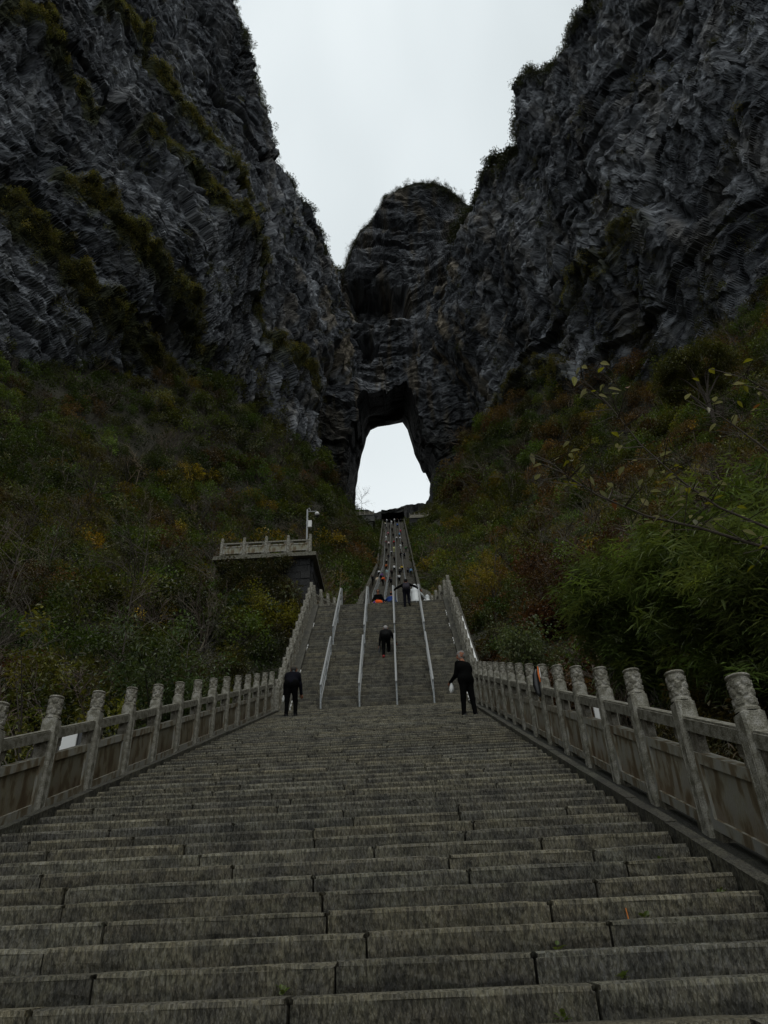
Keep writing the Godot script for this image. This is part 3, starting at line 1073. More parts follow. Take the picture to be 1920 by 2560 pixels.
func tree(called: String, text: String, at: Vector3, tall: float, wide: float, crown: Color, kinds: Array, n: int, leaf: float, shape: String, group := "") -> void:
	var o := thing(called, text, "tree" if tall > 4.0 else "shrub", at, 0.0, group)
	var m := Mb.new()
	m.tint = WOOD * 0.8
	var tips := []
	var fork := tall * (0.55 if shape == "umbrella" else 0.3)
	var lean := Vector3(rng.randfn() * 0.06, 1, rng.randfn() * 0.06)
	m.tube([Vector3(0, -0.6, 0), lean * fork * 0.5, lean * fork], [tall * 0.02, tall * 0.016, tall * 0.012], 6)
	for k in 9:
		var a := TAU * k / 9 + rng.randf()
		var f := 0.75 + 0.25 * rng.randf()
		var e := Vector3(cos(a) * wide * f * (0.4 + 0.6 * float(k % 3) / 2), tall * (0.9 if shape == "umbrella" else rng.randf_range(0.5, 0.95)), sin(a) * wide * f * (0.4 + 0.6 * float(k % 3) / 2))
		m.tube([lean * fork * rng.randf_range(0.6, 1.0), (lean * fork).lerp(e, 0.5) + Vector3(0, tall * 0.03, 0), e], [tall * 0.008, tall * 0.006, tall * 0.003], 4, false)
		tips.append(e)
	put("trunk", m.mesh(M.bark), o)
	if n == 0:
		return
	var where := {}
	var cols := {}
	for k in n:
		var q: Vector3
		if shape == "umbrella":
			var a := rng.randf() * TAU
			var r := sqrt(rng.randf()) * wide
			q = Vector3(cos(a) * r, tall * 0.92 - r * r / wide * 0.28 + rng.randfn() * tall * 0.025, sin(a) * r)
		else:
			var tip: Vector3 = tips[rng.randi() % tips.size()]
			q = tip * rng.randf_range(0.55, 1.05) + Vector3(rng.randfn(), rng.randfn(), rng.randfn()) * wide * 0.2
			q.y = maxf(q.y, tall * 0.12)
		var kind: int = kinds[rng.randi() % kinds.size()]
		if not where.has(kind):
			where[kind] = []
			cols[kind] = []
		where[kind].append(Transform3D(rand_basis(leaf * rng.randf_range(0.6, 1.2)), q))
		cols[kind].append(vary(crown, 0.28))
	for kind in where:
		scatter("crown", clumps[kind], where[kind], cols[kind], o)

func bare_tree(text: String, at: Vector3, tall: float, thick: float, c: Color, group := "") -> void:
	var o := thing("bare_tree", text, "tree", at, rng.randf() * TAU, group)
	var m := Mb.new()
	m.tint = c
	m.tube([Vector3(0, -0.5, 0), Vector3(0.02, tall * 0.3, 0), Vector3(-0.03, tall * 0.62, 0.02) , Vector3(0.0, tall * 0.9, 0)], [thick, thick * 0.8, thick * 0.5, thick * 0.2], 5)
	put("trunk", m.mesh(M.bark), o)
	var b := Mb.new()
	b.tint = c
	for k in 11:
		var y := tall * rng.randf_range(0.3, 0.85)
		var a := rng.randf() * TAU
		grow_twig(b, Vector3(0, y, 0), Vector3(cos(a), rng.randf_range(0.5, 1.2), sin(a)).normalized(), (tall - y) * rng.randf_range(0.45, 0.8) + tall * 0.06, thick * 0.4, 2, 3)
	put("branches", b.mesh(M.bark), o)

func bamboo(text: String, at: Vector3, tall: float, wide: float, n: int, c: Color) -> void:
	var o := thing("bamboo_clump", text, "bamboo", at, 0.0, "bamboo behind the right balustrade")
	var where := [[], [], []]
	var cols := [[], [], []]
	for k in n:
		var a := TAU * k / n + rng.randf() * 0.6
		var out := wide * rng.randf_range(0.5, 1.0)
		var h := tall * rng.randf_range(0.75, 1.0)
		var pts := []
		var rad := []
		for j in 7:
			var t := float(j) / 6
			pts.append(Vector3(cos(a) * (0.1 + out * t * t), h * (t - 0.13 * t * t * t), sin(a) * (0.1 + out * t * t)))
			rad.append(lerpf(0.016, 0.003, t))
		var m := Mb.new()
		m.tint = Color(0.06, 0.07, 0.03)
		m.tube(pts, rad, 5)
		put("culm", m.mesh(M.bark), o)
		for j in 46:
			var t := 0.25 + 0.75 * pow(rng.randf(), 0.7)
			var q: Vector3 = pts[int(t * 5.99)].lerp(pts[mini(int(t * 5.99) + 1, 6)], fmod(t * 5.99, 1.0))
			var kind := rng.randi() % 3
			where[kind].append(Transform3D(rand_basis(rng.randf_range(0.26, 0.42)), q + Vector3(rng.randfn(), rng.randfn() * 0.8, rng.randfn()) * 0.26))
			cols[kind].append(vary(c, 0.3))
	for k in 3:
		scatter("leaves", bamboo_spray[k], where[k], cols[k], o)

func big_leaf(m: Mb, at: Vector3, dir: Vector3, l: float, w: float) -> void:
	var up := Vector3.UP if absf(dir.y) < 0.85 else Vector3.BACK
	var side := dir.cross(up).normalized()
	var nrm := side.cross(dir).normalized()
	var rows := []
	for j in 6:
		var t := float(j) / 5
		var half := w * 0.5 * sin(PI * pow(t, 0.8)) + 0.0008
		var c := at + dir * l * t - Vector3.UP * l * 0.22 * t * t
		rows.append([m.p(c + side * half + nrm * half * 0.35), m.p(c), m.p(c - side * half + nrm * half * 0.35)])
	for j in 5:
		m.quad(rows[j][0], rows[j][1], rows[j + 1][1], rows[j + 1][0])
		m.quad(rows[j][1], rows[j][2], rows[j + 1][2], rows[j + 1][1])

func overhanging_tree() -> void:
	var k := 7.6 / 6.5
	var o := thing("leaning_tree", "leaning tree on the right reaching sparse twigs with large pale leaves over the balustrade", "tree", Vector3(6.4, hill(6.4, 7.0), -7.0))
	var org := o.position
	var w := Mb.new()
	w.tint = Color(0.055, 0.045, 0.035)
	var lines := [
		[Vector3(6.4, 1.5, -7.0), Vector3(5.9, 3.2, -7.2), Vector3(5.1, 4.15, -7.4), Vector3(3.75, 3.56, -6.5) * k, Vector3(3.14, 3.84, -6.5) * k, Vector3(2.65, 4.01, -6.5) * k, Vector3(2.21, 4.29, -6.5) * k, Vector3(1.92, 4.57, -6.5) * k, Vector3(1.75, 4.8, -6.5) * k],
		[Vector3(5.4, 3.9, -7.3), Vector3(3.82, 3.8, -6.5) * k, Vector3(3.41, 4.07, -6.5) * k, Vector3(3.1, 4.44, -6.5) * k, Vector3(2.79, 4.95, -6.5) * k, Vector3(2.56, 5.56, -6.5) * k, Vector3(2.28, 6.08, -6.5) * k],
		[Vector3(5.6, 3.6, -7.2), Vector3(5.0, 5.0, -7.4), Vector3(4.5, 5.9, -7.5), Vector3(4.1, 6.6, -7.6)],
		[Vector3(5.9, 3.2, -7.2), Vector3(5.6, 4.6, -7.0), Vector3(5.0, 5.6, -6.9), Vector3(4.4, 6.3, -6.9)]]
	var leaves := Mb.new()
	for q in lines.size():
		var pts := []
		var rad := []
		for j in lines[q].size():
			pts.append(lines[q][j] - org)
			rad.append((0.028 if q == 0 else 0.015) * pow(1.0 - float(j) / lines[q].size(), 1.4) + 0.004)
		w.tube(pts, rad, 6)
		for j in range(2, pts.size()):
			for n in (12 if j > 2 else 5):
				var at: Vector3 = pts[j].lerp(pts[j - 1], rng.randf())
				var d := Vector3(rng.randfn(), rng.randf_range(-0.9, 0.5), rng.randfn()).normalized()
				var tip := at + (Vector3(rng.randfn(), rng.randf_range(-0.2, 0.9), rng.randfn())).normalized() * rng.randf_range(0.1, 0.5)
				w.tube([at, tip], [0.008, 0.005], 3)
				var t := rng.randf()
				leaves.tint = Color(0.22, 0.22, 0.13).lerp(Color(0.42, 0.38, 0.28), t) if t < 0.7 else (Color(0.26, 0.25, 0.03) if t < 0.9 else Color(0.22, 0.09, 0.03))
				if rng.randf() < 0.7:
					big_leaf(leaves, tip, d, rng.randf_range(0.09, 0.17), rng.randf_range(0.045, 0.08))
	put("branches", w.mesh(M.bark), o)
	put("leaves", leaves.mesh(M.leaf), o)

func weed(at: Vector3, text: String, c: Color, n: int, size: float) -> void:
	var m := Mb.new()
	for k in n:
		var a := rng.randf() * TAU
		m.tint = vary(c, 0.2)
		var d := Vector3(cos(a), rng.randf_range(0.3, 1.5), sin(a) * 0.6 + 0.3).normalized()
		big_leaf(m, d * size * rng.randf_range(0.0, 0.6), d, size * rng.randf_range(0.4, 0.8), size * 0.4)
	var o := MeshInstance3D.new()
	o.name = numbered("weed")
	o.mesh = m.mesh(M.leaf)
	o.position = at
	add_child(o)
	label(o, text, "weed", "weeds rooted in the step joints")

func build_plants(lw: Wall, rw: Wall) -> void:
	build_undergrowth()
	var heap := Heap.new()
	var tw := Heap.new()
	wall_plants(lw, heap, tw, 60.0, 180.0)
	wall_plants(rw, heap, tw, 50.0, 182.0)
	var crest := [[-14.4, 259.5], [-12.5, 266], [-11.1, 273], [-7.3, 283.9], [-1.8, 290.6], [2.2, 300.5], [5.3, 309.4], [12.1, 315.0], [19.8, 318.0], [27.4, 318.2], [32.6, 313], [35.8, 306.5], [39.1, 303.0]]
	for k in 1100:
		var t := rng.randf() * (crest.size() - 1.001)
		var a: Array = crest[int(t)]
		var b: Array = crest[int(t) + 1]
		var f := t - floorf(t)
		var p := Vector3(lerpf(a[0], b[0], f), lerpf(a[1], b[1], f) - absf(rng.randfn(0.0, 2.0)) + 0.8, -208.0 + rng.randfn() * 1.5)
		p.z += arch_forward(p.x)
		p.y -= 1.5 * arch_forward(p.x)
		heap.add(rng.randi() % 6, Transform3D(rand_basis(rng.randf_range(0.5, 1.5)), p), vary(Color(0.040, 0.048, 0.018), 0.35))
		if k % 7 == 0:
			tw.add(rng.randi() % 4, Transform3D(Basis(Vector3.UP, rng.randf() * TAU) * Basis.from_scale(Vector3.ONE * rng.randf_range(2.0, 4.5)), p), vary(WOOD * 0.8, 0.3))
	pour(heap, "cliff_plants", clumps, "shrubs fringing the skyline and rooted on the rock ledges")
	pour(tw, "cliff_twigs", twigs, "leafless bushes along the skyline of the cliffs")

	tree("shrub", "yellow green bushy shrub below the stone terrace", Vector3(-6.2, 11.6, -31.5), 4.6, 1.4, Color(0.21, 0.20, 0.02), [0, 1, 4, 5], 150, 0.42, "round")
	tree("flat_topped_tree", "flat topped tree high on the right slope against the rock", Vector3(39.5, hill(39.5, 70.0) - 1.0, -70.0), 15.5, 5.2, Color(0.09, 0.095, 0.022), [0, 1, 2, 4, 5], 240, 0.9, "umbrella")
	tree("shrub", "yellow leaved shrub just right of the steep flight", Vector3(4.6, hill(4.6, 31.5), -31.5), 3.8, 1.3, Color(0.27, 0.21, 0.03), [0, 1, 4], 46, 0.34, "round")
	tree("shrub", "broad grey leaved bush behind the foot of the right balustrade climb", Vector3(4.1, hill(4.1, 22.0) + 0.2, -22.0), 3.4, 1.2, Color(0.12, 0.15, 0.07), [0, 1, 2, 3], 110, 0.36, "round")
	tree("shrub", "reddish brown thicket on the right slope above the grey leaved bush", Vector3(7.2, hill(7.2, 26.0), -26.0), 4.4, 2.6, Color(0.085, 0.045, 0.025), [4, 5], 120, 0.5, "round")
	tree("shrub", "glossy green shrub behind the upper end of the left balustrade", Vector3(-6.0, hill(-6.0, 17.5), -17.5), 2.6, 1.8, Color(0.085, 0.12, 0.045), [0, 1, 6, 7], 170, 0.34, "round")
	tree("shrub", "shrub with bright yellow green sprays behind the left balustrade", Vector3(-6.2, hill(-6.2, 12.2) + 0.1, -12.2), 2.5, 1.5, Color(0.20, 0.20, 0.035), [0, 1, 2], 26, 0.26, "round")
	bare_tree("slender pale barked sapling in the scrub below the terrace", Vector3(-7.4, hill(-7.4, 24.0), -24.0), 4.6, 0.025, Color(0.09, 0.08, 0.063))
	bare_tree("dark bare tree with fanned branches above the stone terrace", Vector3(-8.6, hill(-8.6, 40.0), -40.0), 6.5, 0.06, WOOD * 0.7)
	bare_tree("thin bare tree in front of the dark wall left of the stairs", Vector3(-16.5, hill(-16.5, 42.0), -42.0), 7.5, 0.07, WOOD * 0.8)
	bare_tree("leafless tree silhouetted in the opening of the arch", Vector3(-9.7, 130.0, -203.0), 11.5, 0.10, WOOD * 0.6)
	bare_tree("bare forked tree on the upper left slope under the cliff", Vector3(-38.0, hill(-38.0, 76.0), -76.0), 10.0, 0.12, WOOD * 0.6)
	bare_tree("bare wispy tree low at the left edge beyond the balustrade", Vector3(-7.6, hill(-7.6, 10.5), -10.5), 4.2, 0.035, WOOD)
	bamboo("tall bamboo clump arching in the middle of the right thicket", Vector3(5.4, hill(5.4, 11.6), -11.6), 4.9, 1.5, 15, Color(0.15, 0.20, 0.05))
	bamboo("bright bamboo clump leaning over the second post from the right", Vector3(5.7, hill(5.7, 9.3), -9.3), 4.1, 1.5, 14, Color(0.18, 0.23, 0.07))
	bamboo("low bamboo clump at the right edge of the view", Vector3(5.6, hill(5.6, 7.0), -7.0), 2.6, 1.1, 8, Color(0.16, 0.19, 0.045))
	bamboo("darker bamboo clump farther up behind the row of posts", Vector3(4.9, hill(4.9, 14.5), -14.5), 4.9, 1.4, 12, Color(0.12, 0.16, 0.045))
	var order := ["lowest", "second lowest", "third lowest", "fourth lowest", "fifth lowest", "sixth lowest", "fifth highest", "fourth highest", "third highest", "second highest", "highest"]
	var n := 0
	for q in [[-9.5, 15.0], [-13.0, 20.0], [-10.5, 26.0], [-18.0, 30.0], [-24.0, 44.0], [-14.0, 50.0], [-30.0, 58.0], [-20.0, 70.0], [-44.0, 80.0], [-26.0, 90.0], [-55.0, 98.0]]:
		n += 1
		bare_tree("thin leafless sapling in the scrub, %s of those on the left slope" % order[n - 1], Vector3(q[0], hill(q[0], q[1]), -q[1]), rng.randf_range(3.2, 4.6) + q[1] * 0.05, 0.03 + q[1] * 0.0007, WOOD * rng.randf_range(0.5, 1.1), "leafless saplings on the left slope")
	n = 0
	order = ["lowest", "second lowest", "third lowest", "middle one", "third highest", "second highest", "highest"]
	for q in [[9.0, 18.0], [12.0, 24.0], [20.0, 38.0], [26.0, 52.0], [14.0, 60.0], [38.0, 62.0], [30.0, 84.0]]:
		n += 1
		bare_tree("thin leafless sapling in the scrub, %s of those on the right slope" % order[n - 1], Vector3(q[0], hill(q[0], q[1]), -q[1]), rng.randf_range(3.2, 4.6) + q[1] * 0.05, 0.03 + q[1] * 0.0007, WOOD * rng.randf_range(0.5, 1.1), "leafless saplings on the right slope")
	overhanging_tree()
	ivy()

func ivy() -> void:
	# creepers hanging over the dark wall under the terrace, all but its pier
	var o := thing("creeper", "dark creeper hanging over the wall under the terrace", "creeper", Vector3(-9.2, 19.4, -33.98))
	var where := [[], []]
	var cols := [[], []]
	for k in 800:
		var y := -7.0 * rng.randf()
		var x := rng.randf() * (3.9 + 0.4 * sin(y * 1.7))
		var i := k % 2
		where[i].append(Transform3D(rand_basis(rng.randf_range(0.2, 0.42)), Vector3(x, y, rng.randf_range(0.0, 0.35) - y * 0.06)))
		cols[i].append(vary(DEEP.lerp(BROWN, rng.randf() * 0.6), 0.35))
	for i in 2:
		scatter("leaves", clumps[i * 4], where[i], cols[i], o)

# ---------------------------------------------------------------- terraces, masts and small things
func stone_wall(o: Node3D, a: Vector3, b: Vector3, tall: float, back: Vector3, course: float, length: float) -> void:
	# blocks in courses on the face from a to b, hanging down from a.y
	var run := b - a
	var n := int(tall / course)
	var x := run.normalized()
	var t := Transform3D(Basis(x, Vector3.UP, x.cross(Vector3.UP)), a)
	for r in n:
		var u := 0.0
		while u < run.length() - 0.02:
			var l := minf(length * rng.randf_range(0.7, 1.4), run.length() - u)
			var m := Mb.new()
			var s := rng.randf_range(0.75, 1.25)
			m.tint = Color(0.021 * s, 0.021 * s, 0.022 * s)
			var e := rng.randf_range(-0.03, 0.03)
			m.box(Vector3(u + 0.01, -(r + 1) * course + 0.01, -0.4), Vector3(u + l - 0.01, -r * course - 0.01, 0.04 + e), t)
			put("block", m.mesh(M.masonry), o)
			u += l

func build_details() -> void:
	# the viewing terrace on the left
	var a := Vector3(-9.4, 19.72, -34.2)
	var b := Vector3(-4.15, 19.72, -33.8)
	var o := thing("terrace", "stone viewing terrace on a dark masonry pier left of the stairs", "terrace")
	var sl := Mb.new()
	sl.tint = Color(0.17, 0.165, 0.14)
	sl.box(Vector3(-9.6, 19.5, -38.0), Vector3(-4.1, 19.72, -33.7))
	put("slab", sl.mesh(M.granite), o)
	var core := Mb.new()
	core.tint = Color(0.04, 0.04, 0.04)
	core.box(Vector3(-9.2, 10.0, -38.0), Vector3(-4.45, 19.499, -34.25))
	put("core", core.mesh(M.masonry), o)
	stone_wall(o, Vector3(-9.2, 19.49, -34.05), Vector3(-4.44, 19.49, -34.05), 8.0, Vector3.ZERO, 0.4, 0.8)
	stone_wall(o, Vector3(-4.35, 19.49, -34.2), Vector3(-4.35, 19.49, -38.0), 8.0, Vector3.ZERO, 0.4, 0.8)
	balustrade("short stone balustrade with four bays along the terrace front", "balustrades on the terraces", Vector3(-9.2, 19.93, -33.85), -PI / 2 + 0.0, 5, 1.19, 0.0, false, [Color(0.23, 0.225, 0.175)], 0.2).scale.y = 0.76
	# camera mast on the terrace
	var p := thing("camera_mast", "grey mast with a white dome camera and a white box beside the terrace balustrade", "camera mast", Vector3(-4.72, 19.72, -34.5))
	var m := Mb.new()
	m.tube([Vector3(0, 0, 0), Vector3(0, 3.2, 0)], [0.055, 0.05], 8)
	put("pole", m.mesh(M.grey_paint), p)
	m = Mb.new()
	m.tube([Vector3(0, 3.06, 0), Vector3(0.50, 3.06, 0), Vector3(0.55, 2.98, 0)], [0.03, 0.025, 0.025], 6)
	m.tube([Vector3(0, 3.2, 0), Vector3(0.1, 3.26, 0.05), Vector3(0.18, 3.12, 0)], [0.03, 0.04, 0.03], 6)
	put("arm", m.mesh(M.grey_paint), p)
	m = Mb.new()
	m.lathe([[0.0, -0.0], [0.13, 0.03], [0.13, 0.13], [0.09, 0.2], [0.02, 0.23]], 12, Vector3(0.55, 2.78, 0))
	put("dome_housing", m.mesh(M.white_paint, true), p)
	m = Mb.new()
	m.lathe([[0.02, -0.1], [0.08, -0.07], [0.115, 0.0]], 12, Vector3(0.55, 2.785, 0))
	put("lens", m.mesh(M.black_plastic, true), p)
	m = Mb.new()
	m.box(Vector3(0.06, 2.0, -0.06), Vector3(0.26, 2.42, 0.1))
	put("box", m.mesh(M.white_paint), p)
	var q := thing("camera_mast", "small distant mast with a pale head on the right slope", "camera mast", Vector3(8.36, 62.6, -115.0))
	m = Mb.new()
	m.tube([Vector3(0, 0, 0), Vector3(0, 3.2, 0)], [0.07, 0.06], 6)
	put("pole", m.mesh(M.grey_paint), q)
	m = Mb.new()
	m.tube([Vector3(0, 3.1, 0), Vector3(-0.5, 3.1, 0)], [0.06, 0.05], 5)
	put("arm", m.mesh(M.grey_paint), q)
	m = Mb.new()
	m.lathe([[0.02, -0.2], [0.19, -0.05], [0.19, 0.1], [0.04, 0.22]], 10, Vector3(-0.5, 2.85, 0))
	put("dome_housing", m.mesh(M.white_paint, true), q)
	var lp := thing("ledge", "low concrete ledge below the distant mast on the right slope", "ledge", Vector3(8.6, 62.9, -115.4))
	m = Mb.new()
	m.tint = Color(0.12, 0.115, 0.09)
	m.box(Vector3(-0.9, -1.6, -1.0), Vector3(4.5, 0.0, 0.6))
	put("slab", m.mesh(M.granite), lp)

	# retaining terraces near the top of the stairs
	var tr := thing("terrace", "far terrace on a block wall right of the stair head", "terrace")
	stone_wall(tr, Vector3(5.0, 107.9, -169.5), Vector3(12.9, 107.9, -169.5), 4.5, Vector3.ZERO, 0.75, 1.1)
	m = Mb.new()
	m.tint = Color(0.08, 0.08, 0.075)
	m.box(Vector3(4.9, 103.0, -176.0), Vector3(13.0, 107.9, -169.95))
	put("core", m.mesh(M.masonry), tr)
	m = Mb.new()
	m.tint = Color(0.32, 0.31, 0.28)
	m.box(Vector3(4.8, 107.91, -176.0), Vector3(13.1, 108.2, -169.2))
	put("slab", m.mesh(M.granite), tr)
	var fb := balustrade("small pale balustrade on the far terrace right of the stair head", "balustrades on the terraces", Vector3(5.0, 108.4, -169.4), -PI / 2, 7, 1.3, 0.0, false, [Color(0.34, 0.33, 0.29)], 0.1)
	fb.scale = Vector3(1.0, 1.0, 1.0)
	var tl := thing("terrace", "far double ledge of grey masonry left of the stair head", "terrace")
	for e in [[-13.0, -4.7, 110.0, 1.9], [-9.5, -5.2, 107.2, 1.6]]:
		m = Mb.new()
		m.tint = Color(0.09, 0.09, 0.082)
		m.box(Vector3(e[0], e[2] - e[3], -175.0), Vector3(e[1], e[2], -170.0))
		m.box(Vector3(e[0], e[2] + 0.01, -170.4), Vector3(e[1], e[2] + 0.25, -169.8))
		put("ledge", m.mesh(M.masonry), tl)
	balustrade("thin dark balustrade on the far ledge left of the stair head", "balustrades on the terraces", Vector3(-12.6, 110.4, -170.0), -PI / 2, 7, 1.3, 0.0, false, [Color(0.09, 0.085, 0.07)])

	# the rock sill that crosses in front of the arch, with the passage under it where the stairs go in
	var top := [[-24.0, 129.2], [-15.1, 129.5], [-11.2, 129.1], [-8.0, 128.7], [-5.5, 128.0], [-2.3, 128.1], [0.9, 128.8], [3.4, 129.4], [8.0, 129.9], [12.9, 130.6], [16.3, 130.2], [20.0, 131.8], [26.0, 133.0]]
	m = Mb.new()
	for s in [[-24.0, -3.2, 113.0], [-3.2, 4.0, 126.6], [4.0, 26.0, 113.0]]:
		var first := m.v.size()
		var cols := int((s[1] - s[0]) / 0.4) + 2
		for i in cols:
			var x := lerpf(s[0], s[1], float(i) / (cols - 1))
			var y: float = lerp_list(x, top) + nv.get_noise_1d(x * 24.0) * 0.35
			var lo: float = s[2]
			for j in 9:
				var t := float(j) / 8
				var z := -195.0 + nv.get_noise_2d(x * 9.0, j * 14.0) * 0.8 - (0.0 if j < 7 else 0.8) - (0.9 * (1.0 - t) if x > 4.0 else 0.0)
				var k := rng.randf_range(0.8, 1.2)
				m.tint = Color(0.075 * k, 0.075 * k, 0.072 * k)
				if t < 0.72 and absf(x - 0.4) > 3.4:
					m.tint = Color(0.032 * k, 0.034 * k, 0.017 * k)
				m.p(Vector3(x, lerpf(lo, y, t), z), Vector2(x * 0.04, t * 0.2))
			m.tint = Color(0.05, 0.05, 0.045)
			m.p(Vector3(x, y - 0.3, -204.0), Vector2(x * 0.04, 0.4))
			m.p(Vector3(x, lo, -204.0), Vector2(x * 0.04, 0.6))
		m.grid(cols, 11, first)
	structure("rock_sill", m.mesh(M.rock), "rock sill across the foot of the arch")
	m = Mb.new()
	m.tint = Color(0.05, 0.05, 0.05)
	m.box(Vector3(-3.9, 118.0, -204.0), Vector3(-3.21, 127.5, -195.4))
	m.box(Vector3(4.01, 118.0, -204.0), Vector3(4.7, 127.5, -195.4))
	m.box(Vector3(-3.9, 118.0, -204.6), Vector3(4.7, 128.0, -204.05))
	structure("passage", m.mesh(M.masonry), "dark passage under the rock sill at the stair head")

	# white cable duct outside the right balustrade of the steep flight
	m = Mb.new()
	m.sheared(Vector3(-0.035, 0, -3.6), Vector3(0.035, 0.12, 0), 0.936)
	var du := MeshInstance3D.new()
	du.name = "cable_duct"
	du.mesh = m.mesh(M.white_paint)
	du.position = Vector3(2.665, 9.33, -24.2)
	add_child(du)
	label(du, "white duct running up outside the right balustrade of the steep flight", "duct")

	# pale lamp plates set along the kerbs of the steep flight
	for s in [[-1.0, 4, "left"], [1.0, 6, "right"]]:
		for k in s[1]:
			m = Mb.new()
			m.sheared(Vector3(-0.012, 0.0, -0.42), Vector3(0.012, 0.10, 0.0), 0.952)
			var e := MeshInstance3D.new()
			e.name = numbered("kerb_plate")
			e.mesh = m.mesh(M.white_paint)
			var dz: float = 23.3 + k * (1.25 if s[0] > 0 else 1.9)
			e.position = Vector3(-3.62 if s[0] < 0 else 2.19, 7.29 + (dz - 22.9) * 0.952 + 0.02, -dz)
			add_child(e)
			label(e, "narrow white plate, %s from the foot, on the %s kerb of the steep flight" % [["first", "second", "third", "fourth", "fifth", "sixth"][k], s[2]], "plate", "white plates along the %s kerb" % s[2])

	# white cabinet behind the left balustrade, and a smaller one on the right
	var cb := thing("cabinet", "white fronted cabinet seen through the left balustrade", "cabinet", Vector3(-4.54, 2.65, -10.0))
	m = Mb.new()
	m.box(Vector3(-0.22, -0.9, -0.5), Vector3(0.2, 0.62, -0.03))
	put("body", m.mesh(M.black_plastic), cb)
	m = Mb.new()
	m.box(Vector3(-0.16, 0.08, -0.028), Vector3(0.05, 0.60, 0.0))
	put("plate", m.mesh(M.white_paint), cb)
	var cc := thing("cabinet", "narrow white plate seen through the right balustrade", "cabinet", Vector3(2.66, 3.08, -10.0))
	m = Mb.new()
	m.box(Vector3(-0.035, -0.25, -0.04), Vector3(0.035, 0.12, 0.0))
	put("plate", m.mesh(M.white_paint), cc)
	m = Mb.new()
	m.tube([Vector3(0, -1.6, -0.08), Vector3(0, 0.0, -0.08)], [0.025, 0.025], 6)
	put("post", m.mesh(M.grey_paint), cc)

	# the black and orange bag hung on the right balustrade
	var bag := thing("bag", "black bag with an orange stripe hung over the right balustrade", "bag", Vector3(2.33, 4.35, -12.1))
	m = Mb.new()
	m.tube([Vector3(0, 0.16, 0), Vector3(-0.03, 0.06, 0), Vector3(-0.035, -0.12, 0), Vector3(-0.02, -0.27, 0.02), Vector3(0.0, -0.33, 0.02)], [0.02, 0.045, 0.06, 0.045, 0.01], 8)
	put("body", m.mesh(M.black_plastic, true), bag)
	m = Mb.new()
	m.tube([Vector3(0.03, 0.2, 0.03), Vector3(0.02, 0.05, 0.055), Vector3(0.03, -0.08, 0.05)], [0.009, 0.016, 0.01], 6)
	put("stripe", m.mesh(M.orange_cloth, true), bag)
	m = Mb.new()
	m.tube([Vector3(0.055, 0.18, 0.02), Vector3(0.05, 0.0, 0.04)], [0.008, 0.012], 5)
	put("tag", m.mesh(M.white_paint, true), bag)

	# the little orange stick in a joint, and weeds
	var st := MeshInstance3D.new()
	st.name = "stick"
	m = Mb.new()
	m.tube([Vector3(0, 0, 0), Vector3(-0.003, 0.065, -0.006)], [0.004, 0.004], 6)
	st.mesh = m.mesh(M.orange_wood)
	st.position = Vector3(1.205, 0.275, -4.735)
	add_child(st)
	label(st, "small orange stick standing in a joint of the lower steps", "stick")
	var w := [[1.29, 2, "beside the orange stick"], [1.86, 3, "under the right end of a lower step"], [-0.62, 0, "on the lowest step, left of centre"], [0.6, -1, "on the lowest step at the bottom edge, right of centre"], [0.95, 0, "in a tuft under the second step on the right"], [1.75, 5, "a broad leaf against the right kerb"], [-1.45, -1, "low at the left, by a cracked joint"], [-3.3, 9, "at the left kerb under the balustrade"], [0.72, 1, "thin and pale right of the middle"]]
	for k in w:
		var i: int = k[1]
		weed(Vector3(k[0], (i) * RISE + 0.002, -(FIRST + (i + 1) * TREAD) + 0.03), "small green weed " + k[2], Color(0.09, 0.12, 0.03), 7, 0.055)

# ---------------------------------------------------------------- people
const SKIN := Color(0.30, 0.14, 0.09)

